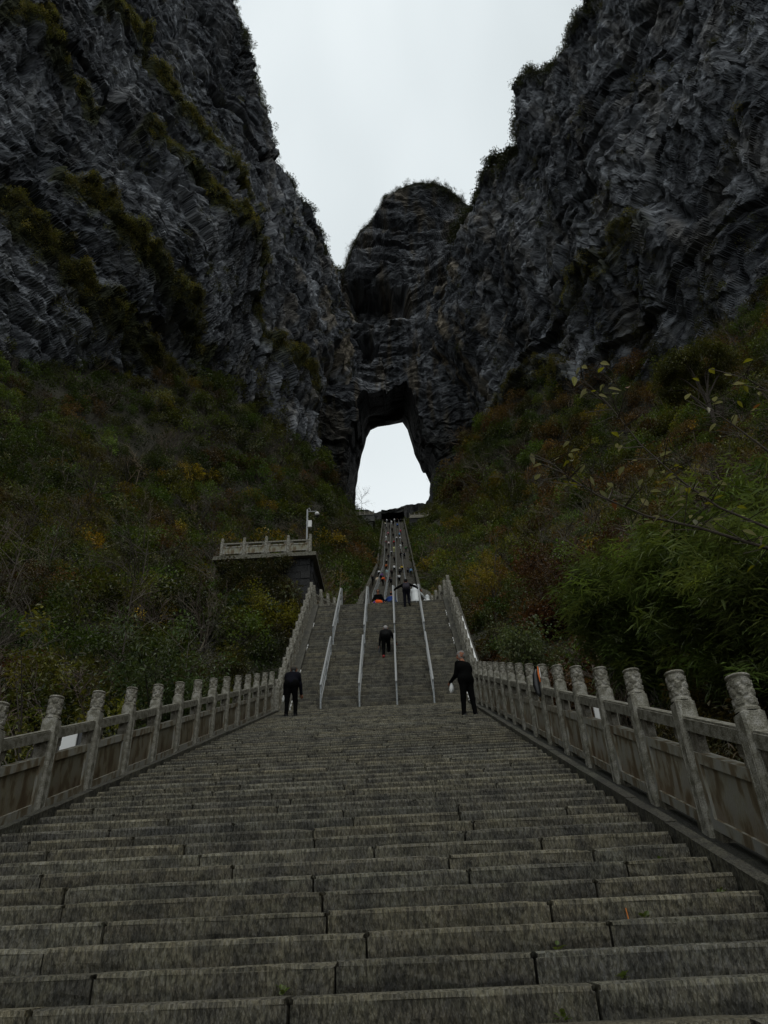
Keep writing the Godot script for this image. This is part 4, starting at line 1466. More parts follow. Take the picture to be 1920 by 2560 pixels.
func surface_nets(out: Mb, bones: Array, cell: float, blend: float) -> void:
	# bones: [a, b, radius a, radius b, colour]; meshes the smooth union of the tapered capsules
	var lo := Vector3(1e9, 1e9, 1e9)
	var hi := -lo
	for q in bones:
		var r := Vector3.ONE * (maxf(q[2], q[3]) + cell * 2.5)
		lo = lo.min(q[0] - r).min(q[1] - r)
		hi = hi.max(q[0] + r).max(q[1] + r)
	var n := Vector3i((hi - lo) / cell) + Vector3i(2, 2, 2)
	var sum := PackedFloat32Array()
	sum.resize(n.x * n.y * n.z)
	var k := 1.0 / blend
	for q in bones:
		var a: Vector3 = q[0]
		var ab: Vector3 = q[1] - a
		var ra: float = q[2]
		var rb: float = q[3]
		var reach := maxf(ra, rb) + cell * 1.8 + blend
		var l2 := maxf(ab.length_squared(), 1e-8)
		var b0 := (a.min(q[1]) - Vector3.ONE * reach - lo) / cell
		var b1 := (a.max(q[1]) + Vector3.ONE * reach - lo) / cell
		for x in range(maxi(0, int(b0.x)), mini(n.x, int(b1.x) + 2)):
			for y in range(maxi(0, int(b0.y)), mini(n.y, int(b1.y) + 2)):
				var row := (x * n.y + y) * n.z
				for z in range(maxi(0, int(b0.z)), mini(n.z, int(b1.z) + 2)):
					var p := lo + Vector3(x, y, z) * cell - a
					var t := clampf(p.dot(ab) / l2, 0.0, 1.0)
					var d := (p - ab * t).length() - lerpf(ra, rb, t)
					if d < reach:
						sum[row + z] += exp(-k * d)
	var at := PackedInt32Array()
	at.resize(sum.size())
	at.fill(-1)
	var off := [0, n.z, n.y * n.z, n.y * n.z + n.z]
	for x in n.x - 1:
		for y in n.y - 1:
			for z in n.z - 1:
				var i0 := (x * n.y + y) * n.z + z
				var c := 0
				var g := PackedFloat32Array()
				for dx in 2:
					for dy in 2:
						for dz in 2:
							var s := sum[i0 + dx * n.y * n.z + dy * n.z + dz]
							if s > 1.0:
								c += 1
							g.append(-log(maxf(s, 1e-9)) * blend)
				if c == 0 or c == 8:
					continue
				var acc := Vector3.ZERO
				var m := 0
				for e in [[0, 1], [2, 3], [4, 5], [6, 7], [0, 2], [1, 3], [4, 6], [5, 7], [0, 4], [1, 5], [2, 6], [3, 7]]:
					var ga: float = clampf(g[e[0]], -cell * 2, cell * 2)
					var gb: float = clampf(g[e[1]], -cell * 2, cell * 2)
					if (ga < 0.0) != (gb < 0.0):
						var t := ga / (ga - gb)
						var pa := Vector3((e[0] >> 2) & 1, (e[0] >> 1) & 1, e[0] & 1)
						var pb := Vector3((e[1] >> 2) & 1, (e[1] >> 1) & 1, e[1] & 1)
						acc += pa.lerp(pb, t)
						m += 1
				var p := lo + (Vector3(x, y, z) + acc / maxi(m, 1)) * cell
				var best := 1e9
				for q in bones:
					var ab: Vector3 = q[1] - q[0]
					var t := clampf((p - q[0]).dot(ab) / maxf(ab.length_squared(), 1e-8), 0.0, 1.0)
					var d: float = (p - q[0] - ab * t).length() - lerpf(q[2], q[3], t)
					if d < best:
						best = d
						out.tint = q[4]
				at[i0] = out.p(p)
	for x in range(1, n.x - 1):
		for y in range(1, n.y - 1):
			for z in range(1, n.z - 1):
				var i0 := (x * n.y + y) * n.z + z
				var s0 := sum[i0] > 1.0
				if s0 != (sum[i0 + n.y * n.z] > 1.0):
					edge_quad(out, at[i0], at[i0 - 1], at[i0 - n.z - 1], at[i0 - n.z], s0)
				if s0 != (sum[i0 + n.z] > 1.0):
					edge_quad(out, at[i0], at[i0 - n.y * n.z], at[i0 - n.y * n.z - 1], at[i0 - 1], s0)
				if s0 != (sum[i0 + 1] > 1.0):
					edge_quad(out, at[i0], at[i0 - n.z], at[i0 - n.y * n.z - n.z], at[i0 - n.y * n.z], s0)

func edge_quad(m: Mb, a: int, b: int, c: int, d: int, inside: bool) -> void:
	if a < 0 or b < 0 or c < 0 or d < 0:
		return
	if inside:
		m.quad(a, d, c, b)
	else:
		m.quad(a, b, c, d)

func limb(from: Vector3, pitch: float, out: float, l: float) -> Vector3:   # hangs down; pitch swings it forward (-z), out swings it sideways
	return from + Vector3(sin(out) * cos(pitch), -cos(pitch) * cos(out), -sin(pitch)) * l

# pose: lean, head (pitch), turn (head yaw), legs [hip, knee, out] x2, arms [swing, out, elbow] x2
func person(text: String, at: Vector3, turn: float, pose: Dictionary, tones: Dictionary, cell: float, group := "") -> Node3D:
	var o := thing("person", text, "person", at, turn, group)
	var h: float = pose.get("tall", 1.68)
	var hip := Vector3.ZERO
	var lean: float = pose.get("lean", 0.1)
	var up := Vector3(pose.get("tilt", 0.0), cos(lean), -sin(lean)).normalized()
	var chest := hip + up * h * 0.19
	var neck := hip + up * h * 0.305 - Vector3(0, 0, 0.02)
	var nod: float = lean * 0.55 + pose.get("head", 0.0)
	var hu := Vector3(pose.get("tilt", 0.0) * 1.3, cos(nod), -sin(nod)).normalized()
	var skull := neck + hu * h * 0.105
	var face := Vector3(-sin(pose.get("turn", 0.0)), -sin(nod) * 0.6, -cos(pose.get("turn", 0.0))).normalized()
	var right := Vector3(cos(pose.get("twist", 0.0)), 0, sin(pose.get("twist", 0.0)))
	var J: Color = tones.jacket
	var T: Color = tones.trousers
	var shoe: Color = tones.get("shoes", Color(0.02, 0.02, 0.02))
	var hair: Color = tones.get("hair", Color(0.015, 0.014, 0.013))
	var fat: float = pose.get("fat", 1.0)
	var B := []
	B.append([hip + Vector3(-0.075, 0.03, 0), hip + Vector3(0.075, 0.03, 0), 0.115 * fat, 0.115 * fat, T])
	B.append([hip + up * 0.07, chest, 0.145 * fat, 0.150 * fat, J])
	B.append([hip + up * 0.07 + right * 0.06, hip + up * 0.07 - right * 0.06, 0.12 * fat, 0.12 * fat, J])
	B.append([chest - right * 0.075, chest + right * 0.075, 0.125 * fat, 0.125 * fat, J])
	B.append([neck - up * 0.055 - right * 0.125, neck - up * 0.055 + right * 0.125, 0.078, 0.078, J])
	B.append([neck - up * 0.05, neck + hu * 0.05, 0.062, 0.055, tones.get("collar", SKIN)])
	var lows := []
	var ankles := []
	for k in 2:
		var sg := -1.0 if k == 0 else 1.0
		var L: Array = pose.legs[k]
		var j0 := hip + Vector3(sg * 0.085, 0, 0)
		var knee := limb(j0, L[0], sg * L[2], h * 0.245)
		var ank := limb(knee, L[0] - L[1], sg * L[2] * 0.6, h * 0.235)
		B.append([j0, knee, 0.088 * fat, 0.066, T])
		B.append([knee, ank, 0.066, 0.052, T])
		var fd := Vector3(sg * 0.25, 0, -1).normalized()
		var drop: float = L[3] if L.size() > 3 else 0.0
		B.append([ank + Vector3(0, -0.035, 0.03), ank + Vector3(0, -0.05 - drop * 0.5, 0) + fd * 0.145, 0.042, 0.034, shoe if not tones.has("shoe2") or k == 0 else tones.shoe2])
		lows.append(ank.y - 0.09)
		ankles.append(ank)
	var wrists := []
	var aims := []
	for k in 2:
		var sg := -1.0 if k == 0 else 1.0
		var A: Array = pose.arms[k]
		var sh := neck - up * 0.06 + right * sg * 0.165
		var el: Vector3
		var wr: Vector3
		if A.size() == 2:      # elbow and wrist given as offsets from the shoulder
			el = sh + A[0]
			wr = sh + A[1]
		else:
			el = limb(sh, A[0], sg * A[1], h * 0.172)
			wr = limb(el, A[0] + A[2], sg * A[1] * 0.7, h * 0.15)
		B.append([sh, el, 0.062, 0.052, J])
		B.append([el, wr, 0.052, 0.042, J])
		wrists.append(wr)
		aims.append((wr - el).normalized())
		B.append([wr + aims[k] * 0.02, wr + aims[k] * 0.07, 0.027, 0.032, SKIN])
	if tones.has("coat"):        # a loose plastic raincoat down to the knees
		B.append([chest, hip + Vector3(0, -0.30, 0.0), 0.19, 0.27, tones.coat])
		B.append([neck - up * 0.05, chest, 0.13, 0.2, tones.coat])
		B.append([skull + Vector3(0, 0.01, 0.02) , neck, 0.115, 0.12, tones.coat])
	if tones.has("pack"):
		B.append([neck - up * 0.12 + Vector3(-0.07, 0, 0.15), hip + up * 0.14 + Vector3(-0.07, 0, 0.17), 0.09, 0.10, tones.pack])
		B.append([neck - up * 0.12 + Vector3(0.07, 0, 0.15), hip + up * 0.14 + Vector3(0.07, 0, 0.17), 0.09, 0.10, tones.pack])
	B.append([skull - hu * 0.02 + face * 0.02, skull + hu * 0.03 - face * 0.012, 0.078, 0.088, hair if tones.has("coat") == false and cell > 0.03 else (tones.get("coat", hair) if tones.has("coat") else hair)])
	B.append([skull - hu * 0.055 + face * 0.045, skull + hu * 0.0 + face * 0.05, 0.048, 0.06, SKIN])
	var floor_y := minf(lows[0], lows[1])
	var m := Mb.new()
	surface_nets(m, B, cell, 0.014)
	if cell < 0.03:
		# face and hands on finer grids of their own
		var H := []
		var side := face.cross(Vector3.UP).normalized()
		H.append([skull - hu * 0.02 + face * 0.02, skull + hu * 0.035 - face * 0.015, 0.079, 0.089, SKIN])
		H.append([skull - hu * 0.07 + face * 0.055, skull - hu * 0.02 + face * 0.055, 0.042, 0.056, SKIN])
		H.append([skull - hu * 0.012 + face * 0.105, skull - hu * 0.035 + face * 0.122, 0.010, 0.015, SKIN * 1.05])        # nose
		H.append([skull - hu * 0.066 + face * 0.098 - side * 0.018, skull - hu * 0.066 + face * 0.098 + side * 0.018, 0.008, 0.008, Color(0.22, 0.07, 0.06)])   # mouth
		for sg in [-1.0, 1.0]:
			H.append([skull + face * 0.097 + side * sg * 0.032 - hu * 0.002, skull + face * 0.097 + side * sg * 0.038 - hu * 0.002, 0.010, 0.010, Color(0.05, 0.03, 0.025)])  # eye
			H.append([skull + side * sg * 0.086 + hu * 0.008 - face * 0.005, skull + side * sg * 0.084 - hu * 0.035, 0.016, 0.010, SKIN])      # ear
		H.append([skull + hu * 0.045 - face * 0.025, skull - hu * 0.005 - face * 0.045, 0.089, 0.072, hair])
		H.append([skull + hu * 0.055 + face * 0.03, skull + hu * 0.055 - face * 0.02, 0.074, 0.085, hair])
		if tones.has("cap"):
			H.append([skull + hu * 0.055 + face * 0.02, skull + hu * 0.06 - face * 0.02, 0.085, 0.095, tones.cap])
			H.append([skull + hu * 0.04 + face * 0.09, skull + hu * 0.035 + face * 0.125, 0.03, 0.02, tones.cap])
		surface_nets(m, H, 0.0115, 0.008)
		for k in 2:
			var w: Vector3 = wrists[k]
			var f: Vector3 = aims[k]
			var across := f.cross(Vector3(0, 0, 1) if absf(f.z) < 0.8 else Vector3(1, 0, 0)).normalized() * (1.0 if k == 0 else -1.0)
			var curl := across.cross(f).normalized()
			var F := [[w + f * 0.01, w + f * 0.075 - across * 0.012, 0.026, 0.026, SKIN], [w + f * 0.01, w + f * 0.075 + across * 0.016, 0.024, 0.024, SKIN]]
			for d in 4:
				var base := w + f * 0.085 + across * (-0.030 + d * 0.020)
				var len: float = [0.062, 0.072, 0.067, 0.052][d]
				var kn := base + (f * 0.9 + curl * 0.3).normalized() * len * 0.5
				F.append([base, kn, 0.0095, 0.009, SKIN])
				F.append([kn, kn + (f * 0.5 + curl * 0.85).normalized() * len * 0.5, 0.009, 0.0075, SKIN])
			var th := w + f * 0.03 - across * 0.034
			F.append([th, th + (f * 0.7 - across * 0.6 + curl * 0.3).normalized() * 0.035, 0.012, 0.010, SKIN])
			F.append([th + (f * 0.7 - across * 0.6 + curl * 0.3).normalized() * 0.035, th + (f * 0.7 - across * 0.6 + curl * 0.3).normalized() * 0.035 + (f + curl * 0.4).normalized() * 0.026, 0.010, 0.008, SKIN])
			surface_nets(m, F, 0.006, 0.004)
	var body := put("body", m.mesh(M.raincoat if tones.has("coat") else M.cloth, true), o, Vector3(0, -floor_y, 0))
	body.set_meta("hands", wrists)
	o.set_meta("wrist", Vector3(0, -floor_y, 0) + wrists[0])
	o.set_meta("wrist2", Vector3(0, -floor_y, 0) + wrists[1])
	return o

func held(called: String, text: String, category: String, at: Vector3, m: Mb, mt: Material) -> void:
	var o := MeshInstance3D.new()
	o.name = numbered(called)
	o.mesh = m.mesh(mt, true)
	o.position = at
	add_child(o)
	label(o, text, category)

func build_people() -> void:
	var black := Color(0.005, 0.005, 0.006)
	var navy := Color(0.008, 0.009, 0.014)
	var grey := Color(0.16, 0.16, 0.155)
	var stand := [[0.05, 0.08, 0.05], [-0.02, 0.06, 0.06]]
	# the three old men and the climber near at hand
	var a := person("stooped person in a navy jacket and grey cap climbing at the left balustrade", Vector3(-3.05, 6.345, -19.75), 0.0,
		{"lean": 0.52, "head": 0.42, "legs": [[0.10, 0.12, 0.06], [0.26, 0.36, 0.06]], "arms": [[0.10, 0.17, 0.3], [0.0, 0.16, 0.35]], "tall": 1.72, "fat": 1.22},
		{"jacket": navy, "trousers": black, "hair": Color(0.05, 0.045, 0.04), "cap": Color(0.10, 0.085, 0.065), "collar": Color(0.14, 0.15, 0.16)}, 0.024)
	var wr: Vector3 = a.position + a.get_meta("wrist")
	var bt := Mb.new()
	bt.lathe([[0.0, -0.16], [0.035, -0.155], [0.038, -0.04], [0.018, 0.0], [0.018, 0.03], [0.0, 0.032]], 10)
	held("bottle", "small clear bottle in the left hand of the stooped person", "bottle", wr + Vector3(-0.02, -0.06, 0.03), bt, M.white_paint)
	var b := person("standing person in black on the right turning a flushed face to the left", Vector3(1.62, 5.40, -17.55), 0.55,
		{"lean": 0.10, "head": 0.12, "turn": 1.15, "legs": [[0.08, 0.04, 0.05], [-0.07, 0.05, 0.07]], "arms": [[0.30, 0.06, 0.9], [0.10, 0.08, 0.6]], "tall": 1.74, "fat": 1.2},
		{"jacket": black, "trousers": black, "hair": Color(0.20, 0.19, 0.18), "shoes": Color(0.05, 0.05, 0.05), "shoe2": Color(0.03, 0.03, 0.03)}, 0.024)
	wr = b.position + Basis(Vector3.UP, 0.55) * b.get_meta("wrist")
	var pb := Mb.new()
	pb.tube([Vector3(0, 0.05, 0), Vector3(0.0, -0.03, 0), Vector3(-0.01, -0.12, 0), Vector3(-0.02, -0.2, 0)], [0.015, 0.05, 0.065, 0.03], 8)
	held("plastic_bag", "white plastic bag held by the standing person in black", "bag", wr + Vector3(0.02, -0.08, 0.02), pb, M.white_paint)
	var c := person("bent grey haired person in a dark jacket climbing by the middle handrail", Vector3(-0.47, 10.53, -26.28), 0.0,
		{"lean": 0.62, "head": 0.3, "legs": [[0.22, 0.62, 0.04, 0.05], [0.62, 0.70, 0.04]], "arms": [[0.10, 0.22, 0.15], [Vector3(0.13, -0.20, -0.12), Vector3(0.205, -0.34, -0.28)]], "tall": 1.66, "fat": 1.12},
		{"jacket": Color(0.012, 0.012, 0.013), "trousers": black, "hair": Color(0.30, 0.29, 0.28), "shoes": Color(0.35, 0.06, 0.06), "shoe2": Color(0.5, 0.46, 0.42)}, 0.026)
	wr = c.position + c.get_meta("wrist")
	var um := Mb.new()
	um.tube([Vector3(0.03, 0.06, 0), Vector3(0.02, 0.0, 0), Vector3(0.0, -0.12, 0), Vector3(-0.05, -0.42, 0.03), Vector3(-0.08, -0.58, 0.03)], [0.018, 0.035, 0.045, 0.055, 0.03], 8)
	held("umbrella", "folded black umbrella hanging from the bent climber's left hand", "umbrella", wr + Vector3(-0.01, -0.06, 0), um, M.black_plastic)
	person("climber in black with both arms stretched to the handrails near the top", Vector3(0.50, 14.52, -30.42), 0.0,
		{"lean": 0.42, "head": 0.2, "legs": [[0.10, 0.14, 0.03], [0.30, 1.05, 0.03, 0.06]], "arms": [[Vector3(-0.24, -0.09, -0.05), Vector3(-0.46, -0.22, -0.12)], [Vector3(0.24, -0.06, -0.05), Vector3(0.47, -0.22, -0.12)]], "tall": 1.70},
		{"jacket": black, "trousers": navy, "pack": Color(0.04, 0.038, 0.045)}, 0.028)
	# on the platform
	var coat := Color(0.62, 0.64, 0.64)
	person("hooded person in a long white raincoat on the platform's right", Vector3(0.98, 15.2, -32.5), 0.15, {"lean": 0.3, "legs": stand, "arms": [[0.3, 0.2, 0.3], [Vector3(0.2, -0.18, -0.1), Vector3(0.36, -0.32, -0.2)]], "tall": 1.72}, {"jacket": coat, "trousers": coat, "coat": coat, "shoes": black}, 0.035)
	person("person in a pale raincoat half hidden behind the top step on the right", Vector3(1.60, 14.95, -33.2), 0.3, {"lean": 0.15, "legs": stand, "arms": [[0.3, 0.2, 0.5], [0.3, 0.2, 0.5]], "tall": 1.62}, {"jacket": coat * 0.92, "trousers": coat, "coat": coat * 0.92, "shoes": black}, 0.035)
	person("person in black coming down at the top of the steep flight", Vector3(-0.88, 15.2, -33.2), PI, {"lean": 0.3, "legs": stand, "arms": [[0.3, 0.35, 0.4], [0.3, 0.35, 0.4]], "tall": 1.72}, {"jacket": black, "trousers": black}, 0.04)
	person("crouching person in purple with an orange pack at the head of the steps", Vector3(-0.82, 15.2, -32.0), 0.2, {"lean": 0.9, "legs": [[1.5, 2.3, 0.1], [1.5, 2.3, 0.1]], "arms": [[0.9, 0.15, 0.3], [0.9, 0.15, 0.3]], "tall": 1.6}, {"jacket": Color(0.14, 0.05, 0.28), "trousers": Color(0.5, 0.5, 0.52), "pack": Color(0.85, 0.12, 0.03)}, 0.035)
	person("person in a blue jacket leaning to a handrail on the platform", Vector3(-0.30, 15.2, -33.0), -0.3, {"lean": 0.45, "legs": stand, "arms": [[Vector3(-0.22, -0.12, -0.05), Vector3(-0.44, -0.25, -0.1)], [0.3, 0.2, 0.4]], "tall": 1.68}, {"jacket": Color(0.02, 0.045, 0.16), "trousers": Color(0.04, 0.045, 0.05)}, 0.04)
	# farther up
	var up1 := [[0.15, 0.2, 0.04], [0.6, 0.75, 0.04]]
	var up2 := [[0.6, 0.75, 0.04], [0.15, 0.2, 0.04]]
	var far := [
		["orange jacket", -1.64, -86.35, Color(0.55, 0.09, 0.025), black, 0], ["white hood on the left flank", -2.4, -100.3, Color(0.55, 0.56, 0.56), black, 0], ["white and teal jacket", -1.1, -99.3, Color(0.25, 0.34, 0.34), Color(0.4, 0.4, 0.4), 0],
		["dark red scarf", -0.4, -99.6, Color(0.03, 0.02, 0.02), black, 0], ["white hat over dark clothes", 0.81, -100.35, Color(0.03, 0.03, 0.028), black, 1], ["dark blue coat", 2.06, -101.05, Color(0.02, 0.03, 0.07), black, 0],
		["pale blue coat", 2.5, -98.9, Color(0.12, 0.25, 0.42), black, 0], ["black clothes low on the left", -3.0, -87.75, black, black, 0], ["beige coat low on the left", -2.45, -87.2, Color(0.45, 0.36, 0.26), Color(0.4, 0.36, 0.3), 0],
		["red jacket and pale cap", 2.08, -162.9, Color(0.45, 0.03, 0.06), Color(0.08, 0.02, 0.03), 2], ["white jacket, left of a pair", 0.92, -151.3, Color(0.6, 0.6, 0.6), black, 0], ["white jacket, right of a pair", 1.7, -151.05, Color(0.58, 0.58, 0.6), Color(0.1, 0.1, 0.1), 0],
		["dark clothes behind the white pair", 0.18, -157.25, black, black, 0], ["dark clothes high by the left rail", -1.5, -170.4, navy, black, 0], ["grey clothes high on the left", -0.8, -175.05, Color(0.05, 0.05, 0.05), black, 0], ["black coat above the white pair", 0.0, -167.45, black, black, 0],
		["pinkish white top", -0.92, -143.6, Color(0.6, 0.5, 0.48), black, 0], ["yellow green raincoat", 0.1, -136.45, Color(0.5, 0.5, 0.24), Color(0.45, 0.45, 0.22), 0], ["dark clothes by the right rail", 2.18, -143.4, navy, black, 0],
		["black coat on the left of the yellow raincoat", -1.53, -135.5, black, black, 0], ["black coat, left of two on the right", 1.41, -129.25, black, navy, 0], ["white jacket and dark pack", 2.15, -128.5, Color(0.4, 0.4, 0.42), black, 3],
		["black coat over grey trousers", -1.01, -127.75, black, Color(0.04, 0.04, 0.045), 0], ["dark brown coat by the middle rail", 0.13, -124.75, Color(0.022, 0.018, 0.015), black, 0], ["white cap over black clothes", -1.49, -121.75, black, black, 1],
		["maroon jacket by the left rail", -1.75, -146.0, Color(0.12, 0.02, 0.025), black, 0], ["pale grey jacket between the inner rails", -0.45, -132.0, Color(0.35, 0.36, 0.37), black, 0], ["sky blue jacket below the red one", 1.75, -157.0, Color(0.15, 0.28, 0.45), black, 0],
		["cream jacket under the stair head on the left", -1.9, -180.0, Color(0.55, 0.5, 0.42), black, 0], ["black coat under the stair head", 0.4, -181.5, black, navy, 0], ["green jacket near the right parapet", 2.7, -136.0, Color(0.06, 0.14, 0.06), black, 0], ["violet jacket left of the orange one", -2.0, -93.0, Color(0.13, 0.07, 0.2), black, 0],
		["yellow jacket in the right lane", 1.4, -108.0, Color(0.5, 0.36, 0.05), black, 0], ["light grey coat low in the right lane", 0.6, -88.5, Color(0.4, 0.4, 0.4), black, 0], ["dark coat low between the inner rails", -0.5, -84.0, navy, black, 0],
		["pink jacket high in the left lane", -1.0, -160.0, Color(0.55, 0.2, 0.25), black, 0], ["red jacket between the inner rails", 0.25, -145.5, Color(0.42, 0.04, 0.04), black, 0], ["white raincoat in the right lane", 1.75, -139.5, Color(0.62, 0.63, 0.63), Color(0.5, 0.5, 0.5), 0], ["white raincoat in the left lane", -1.55, -153.5, Color(0.6, 0.62, 0.62), Color(0.5, 0.5, 0.5), 0],
		["blue jacket under the stair head on the right", 1.5, -176.0, Color(0.06, 0.14, 0.4), black, 0], ["white raincoat under the stair head", -0.2, -184.5, Color(0.62, 0.63, 0.63), Color(0.5, 0.5, 0.5), 0], ["rust jacket between the left rails", -1.45, -114.0, Color(0.3, 0.09, 0.03), black, 0], ["white jacket over black between the inner rails", 0.0, -109.5, Color(0.6, 0.6, 0.6), black, 0],
		["white coat at the stair head", -1.55, -188.6, Color(0.65, 0.65, 0.65), black, 0], ["dark coat at the stair head", -0.6, -188.9, navy, black, 0], ["pale hood at the stair head, right of centre", 0.85, -188.8, Color(0.65, 0.65, 0.64), black, 0],
		["brown coat at the stair head", 1.8, -188.4, Color(0.05, 0.035, 0.025), black, 0], ["black coat at the stair head's left corner", -2.1, -189.0, black, black, 0], ["grey coat at the stair head's right corner", 2.9, -187.6, Color(0.06, 0.06, 0.065), black, 0]]
	for k in far.size():
		var f: Array = far[k]
		var tones := {"jacket": f[3], "trousers": f[4]}
		if f[5] == 1:
			tones["hair"] = Color(0.6, 0.6, 0.58)
		elif f[5] == 2:
			tones["hair"] = Color(0.5, 0.4, 0.4)
		elif f[5] == 3:
			tones["pack"] = Color(0.02, 0.02, 0.025)
		person("distant climber: %s" % f[0], Vector3(f[1], run_y(-f[2]) , f[2]), rng.randfn() * 0.4, {"lean": rng.randf_range(0.1, 0.5), "legs": up1 if k % 2 else up2, "arms": [[0.4, rng.randf_range(0.05, 0.35), 0.5], [0.3, rng.randf_range(0.05, 0.35), 0.6]], "tall": rng.randf_range(1.58, 1.75)}, tones, 0.055, "climbers on the long upper stairs")

func build_far_rails() -> void:
	# the rails that divide and edge the long upper flights
	var lanes := [[-2.31, -1.99, -1.5], [-1.11, -0.79, -0.3], [0.09, 0.41, 0.9], [1.25, 1.62, 2.1]]
	var ds := [66.0, 119.0, 189.0]
	var names := ["left outer", "left inner", "right inner", "right outer"]
	for k in 4:
		var o := thing("handrail", "thin metal handrail up the long upper flights, %s line" % names[k], "handrail", Vector3.ZERO, 0.0, "handrails on the long upper flights")
		var m := Mb.new()
		var pts := []
		var rad := []
		for j in 3:
			pts.append(Vector3(lanes[k][j], run_y(ds[j]) + 0.95, -ds[j]))
			rad.append(0.055)
		m.tube(pts, rad, 4)
		put("top_rail", m.mesh(M.steel), o)
		for j in 40:
			var d := lerpf(41.0, 188.0, j / 39.0)
			var x := lerp_list(d, [[41.0, lanes[k][0] * 0.62], [66.0, lanes[k][0]], [119.0, lanes[k][1]], [189.0, lanes[k][2]]])
			var p := Mb.new()
			p.box(Vector3(-0.03, -0.1, -0.03), Vector3(0.03, 0.93, 0.03))
			put("post", p.mesh(M.steel_dark), o, Vector3(x, run_y(d), -d))
		m = Mb.new()
		m.tube([Vector3(lanes[k][0] * 0.62, run_y(41.0) + 0.95, -41.0), pts[0]], [0.05, 0.05], 4)
		put("lower_rail", m.mesh(M.steel), o)
	for s in [LEFT_SIDE, RIGHT_SIDE]:
		var g := -1.0 if s == LEFT_SIDE else 1.0
		var o := thing("parapet", "stone parapet edging the long upper flights on the %s" % ("left" if g < 0 else "right"), "parapet")
		var m := Mb.new()
		var d := 34.0
		while d < 189.0:
			var e := d + 1.6
			var q := []
			for y in [-0.5, 0.95]:
				for c in [[0.0, d], [0.3, d], [0.3, e], [0.0, e]]:
					var xx: float = lerp_list(c[1], s) + g * (0.1 + c[0])
					q.append(Vector3(xx, run_y(c[1]) + y, -c[1]))
			if g < 0:
				q = [q[1], q[0], q[3], q[2], q[5], q[4], q[7], q[6]]
			var t := rng.randf_range(0.85, 1.15)
			m.tint = Color(0.12 * t, 0.115 * t, 0.10 * t)
			m.hexa(q)
			d = e
		put("wall", m.mesh(M.granite), o)
		for j in 90:
			var dd := lerpf(34.0, 188.5, j / 89.0)
			var p := Mb.new()
			p.tint = Color(0.16, 0.155, 0.135)
			p.box(Vector3(-0.12, 0.9, -0.12), Vector3(0.12, 1.3, 0.12))
			put("post", p.mesh(M.granite), o, Vector3(lerp_list(dd, s) + g * 0.25, run_y(dd), -dd))

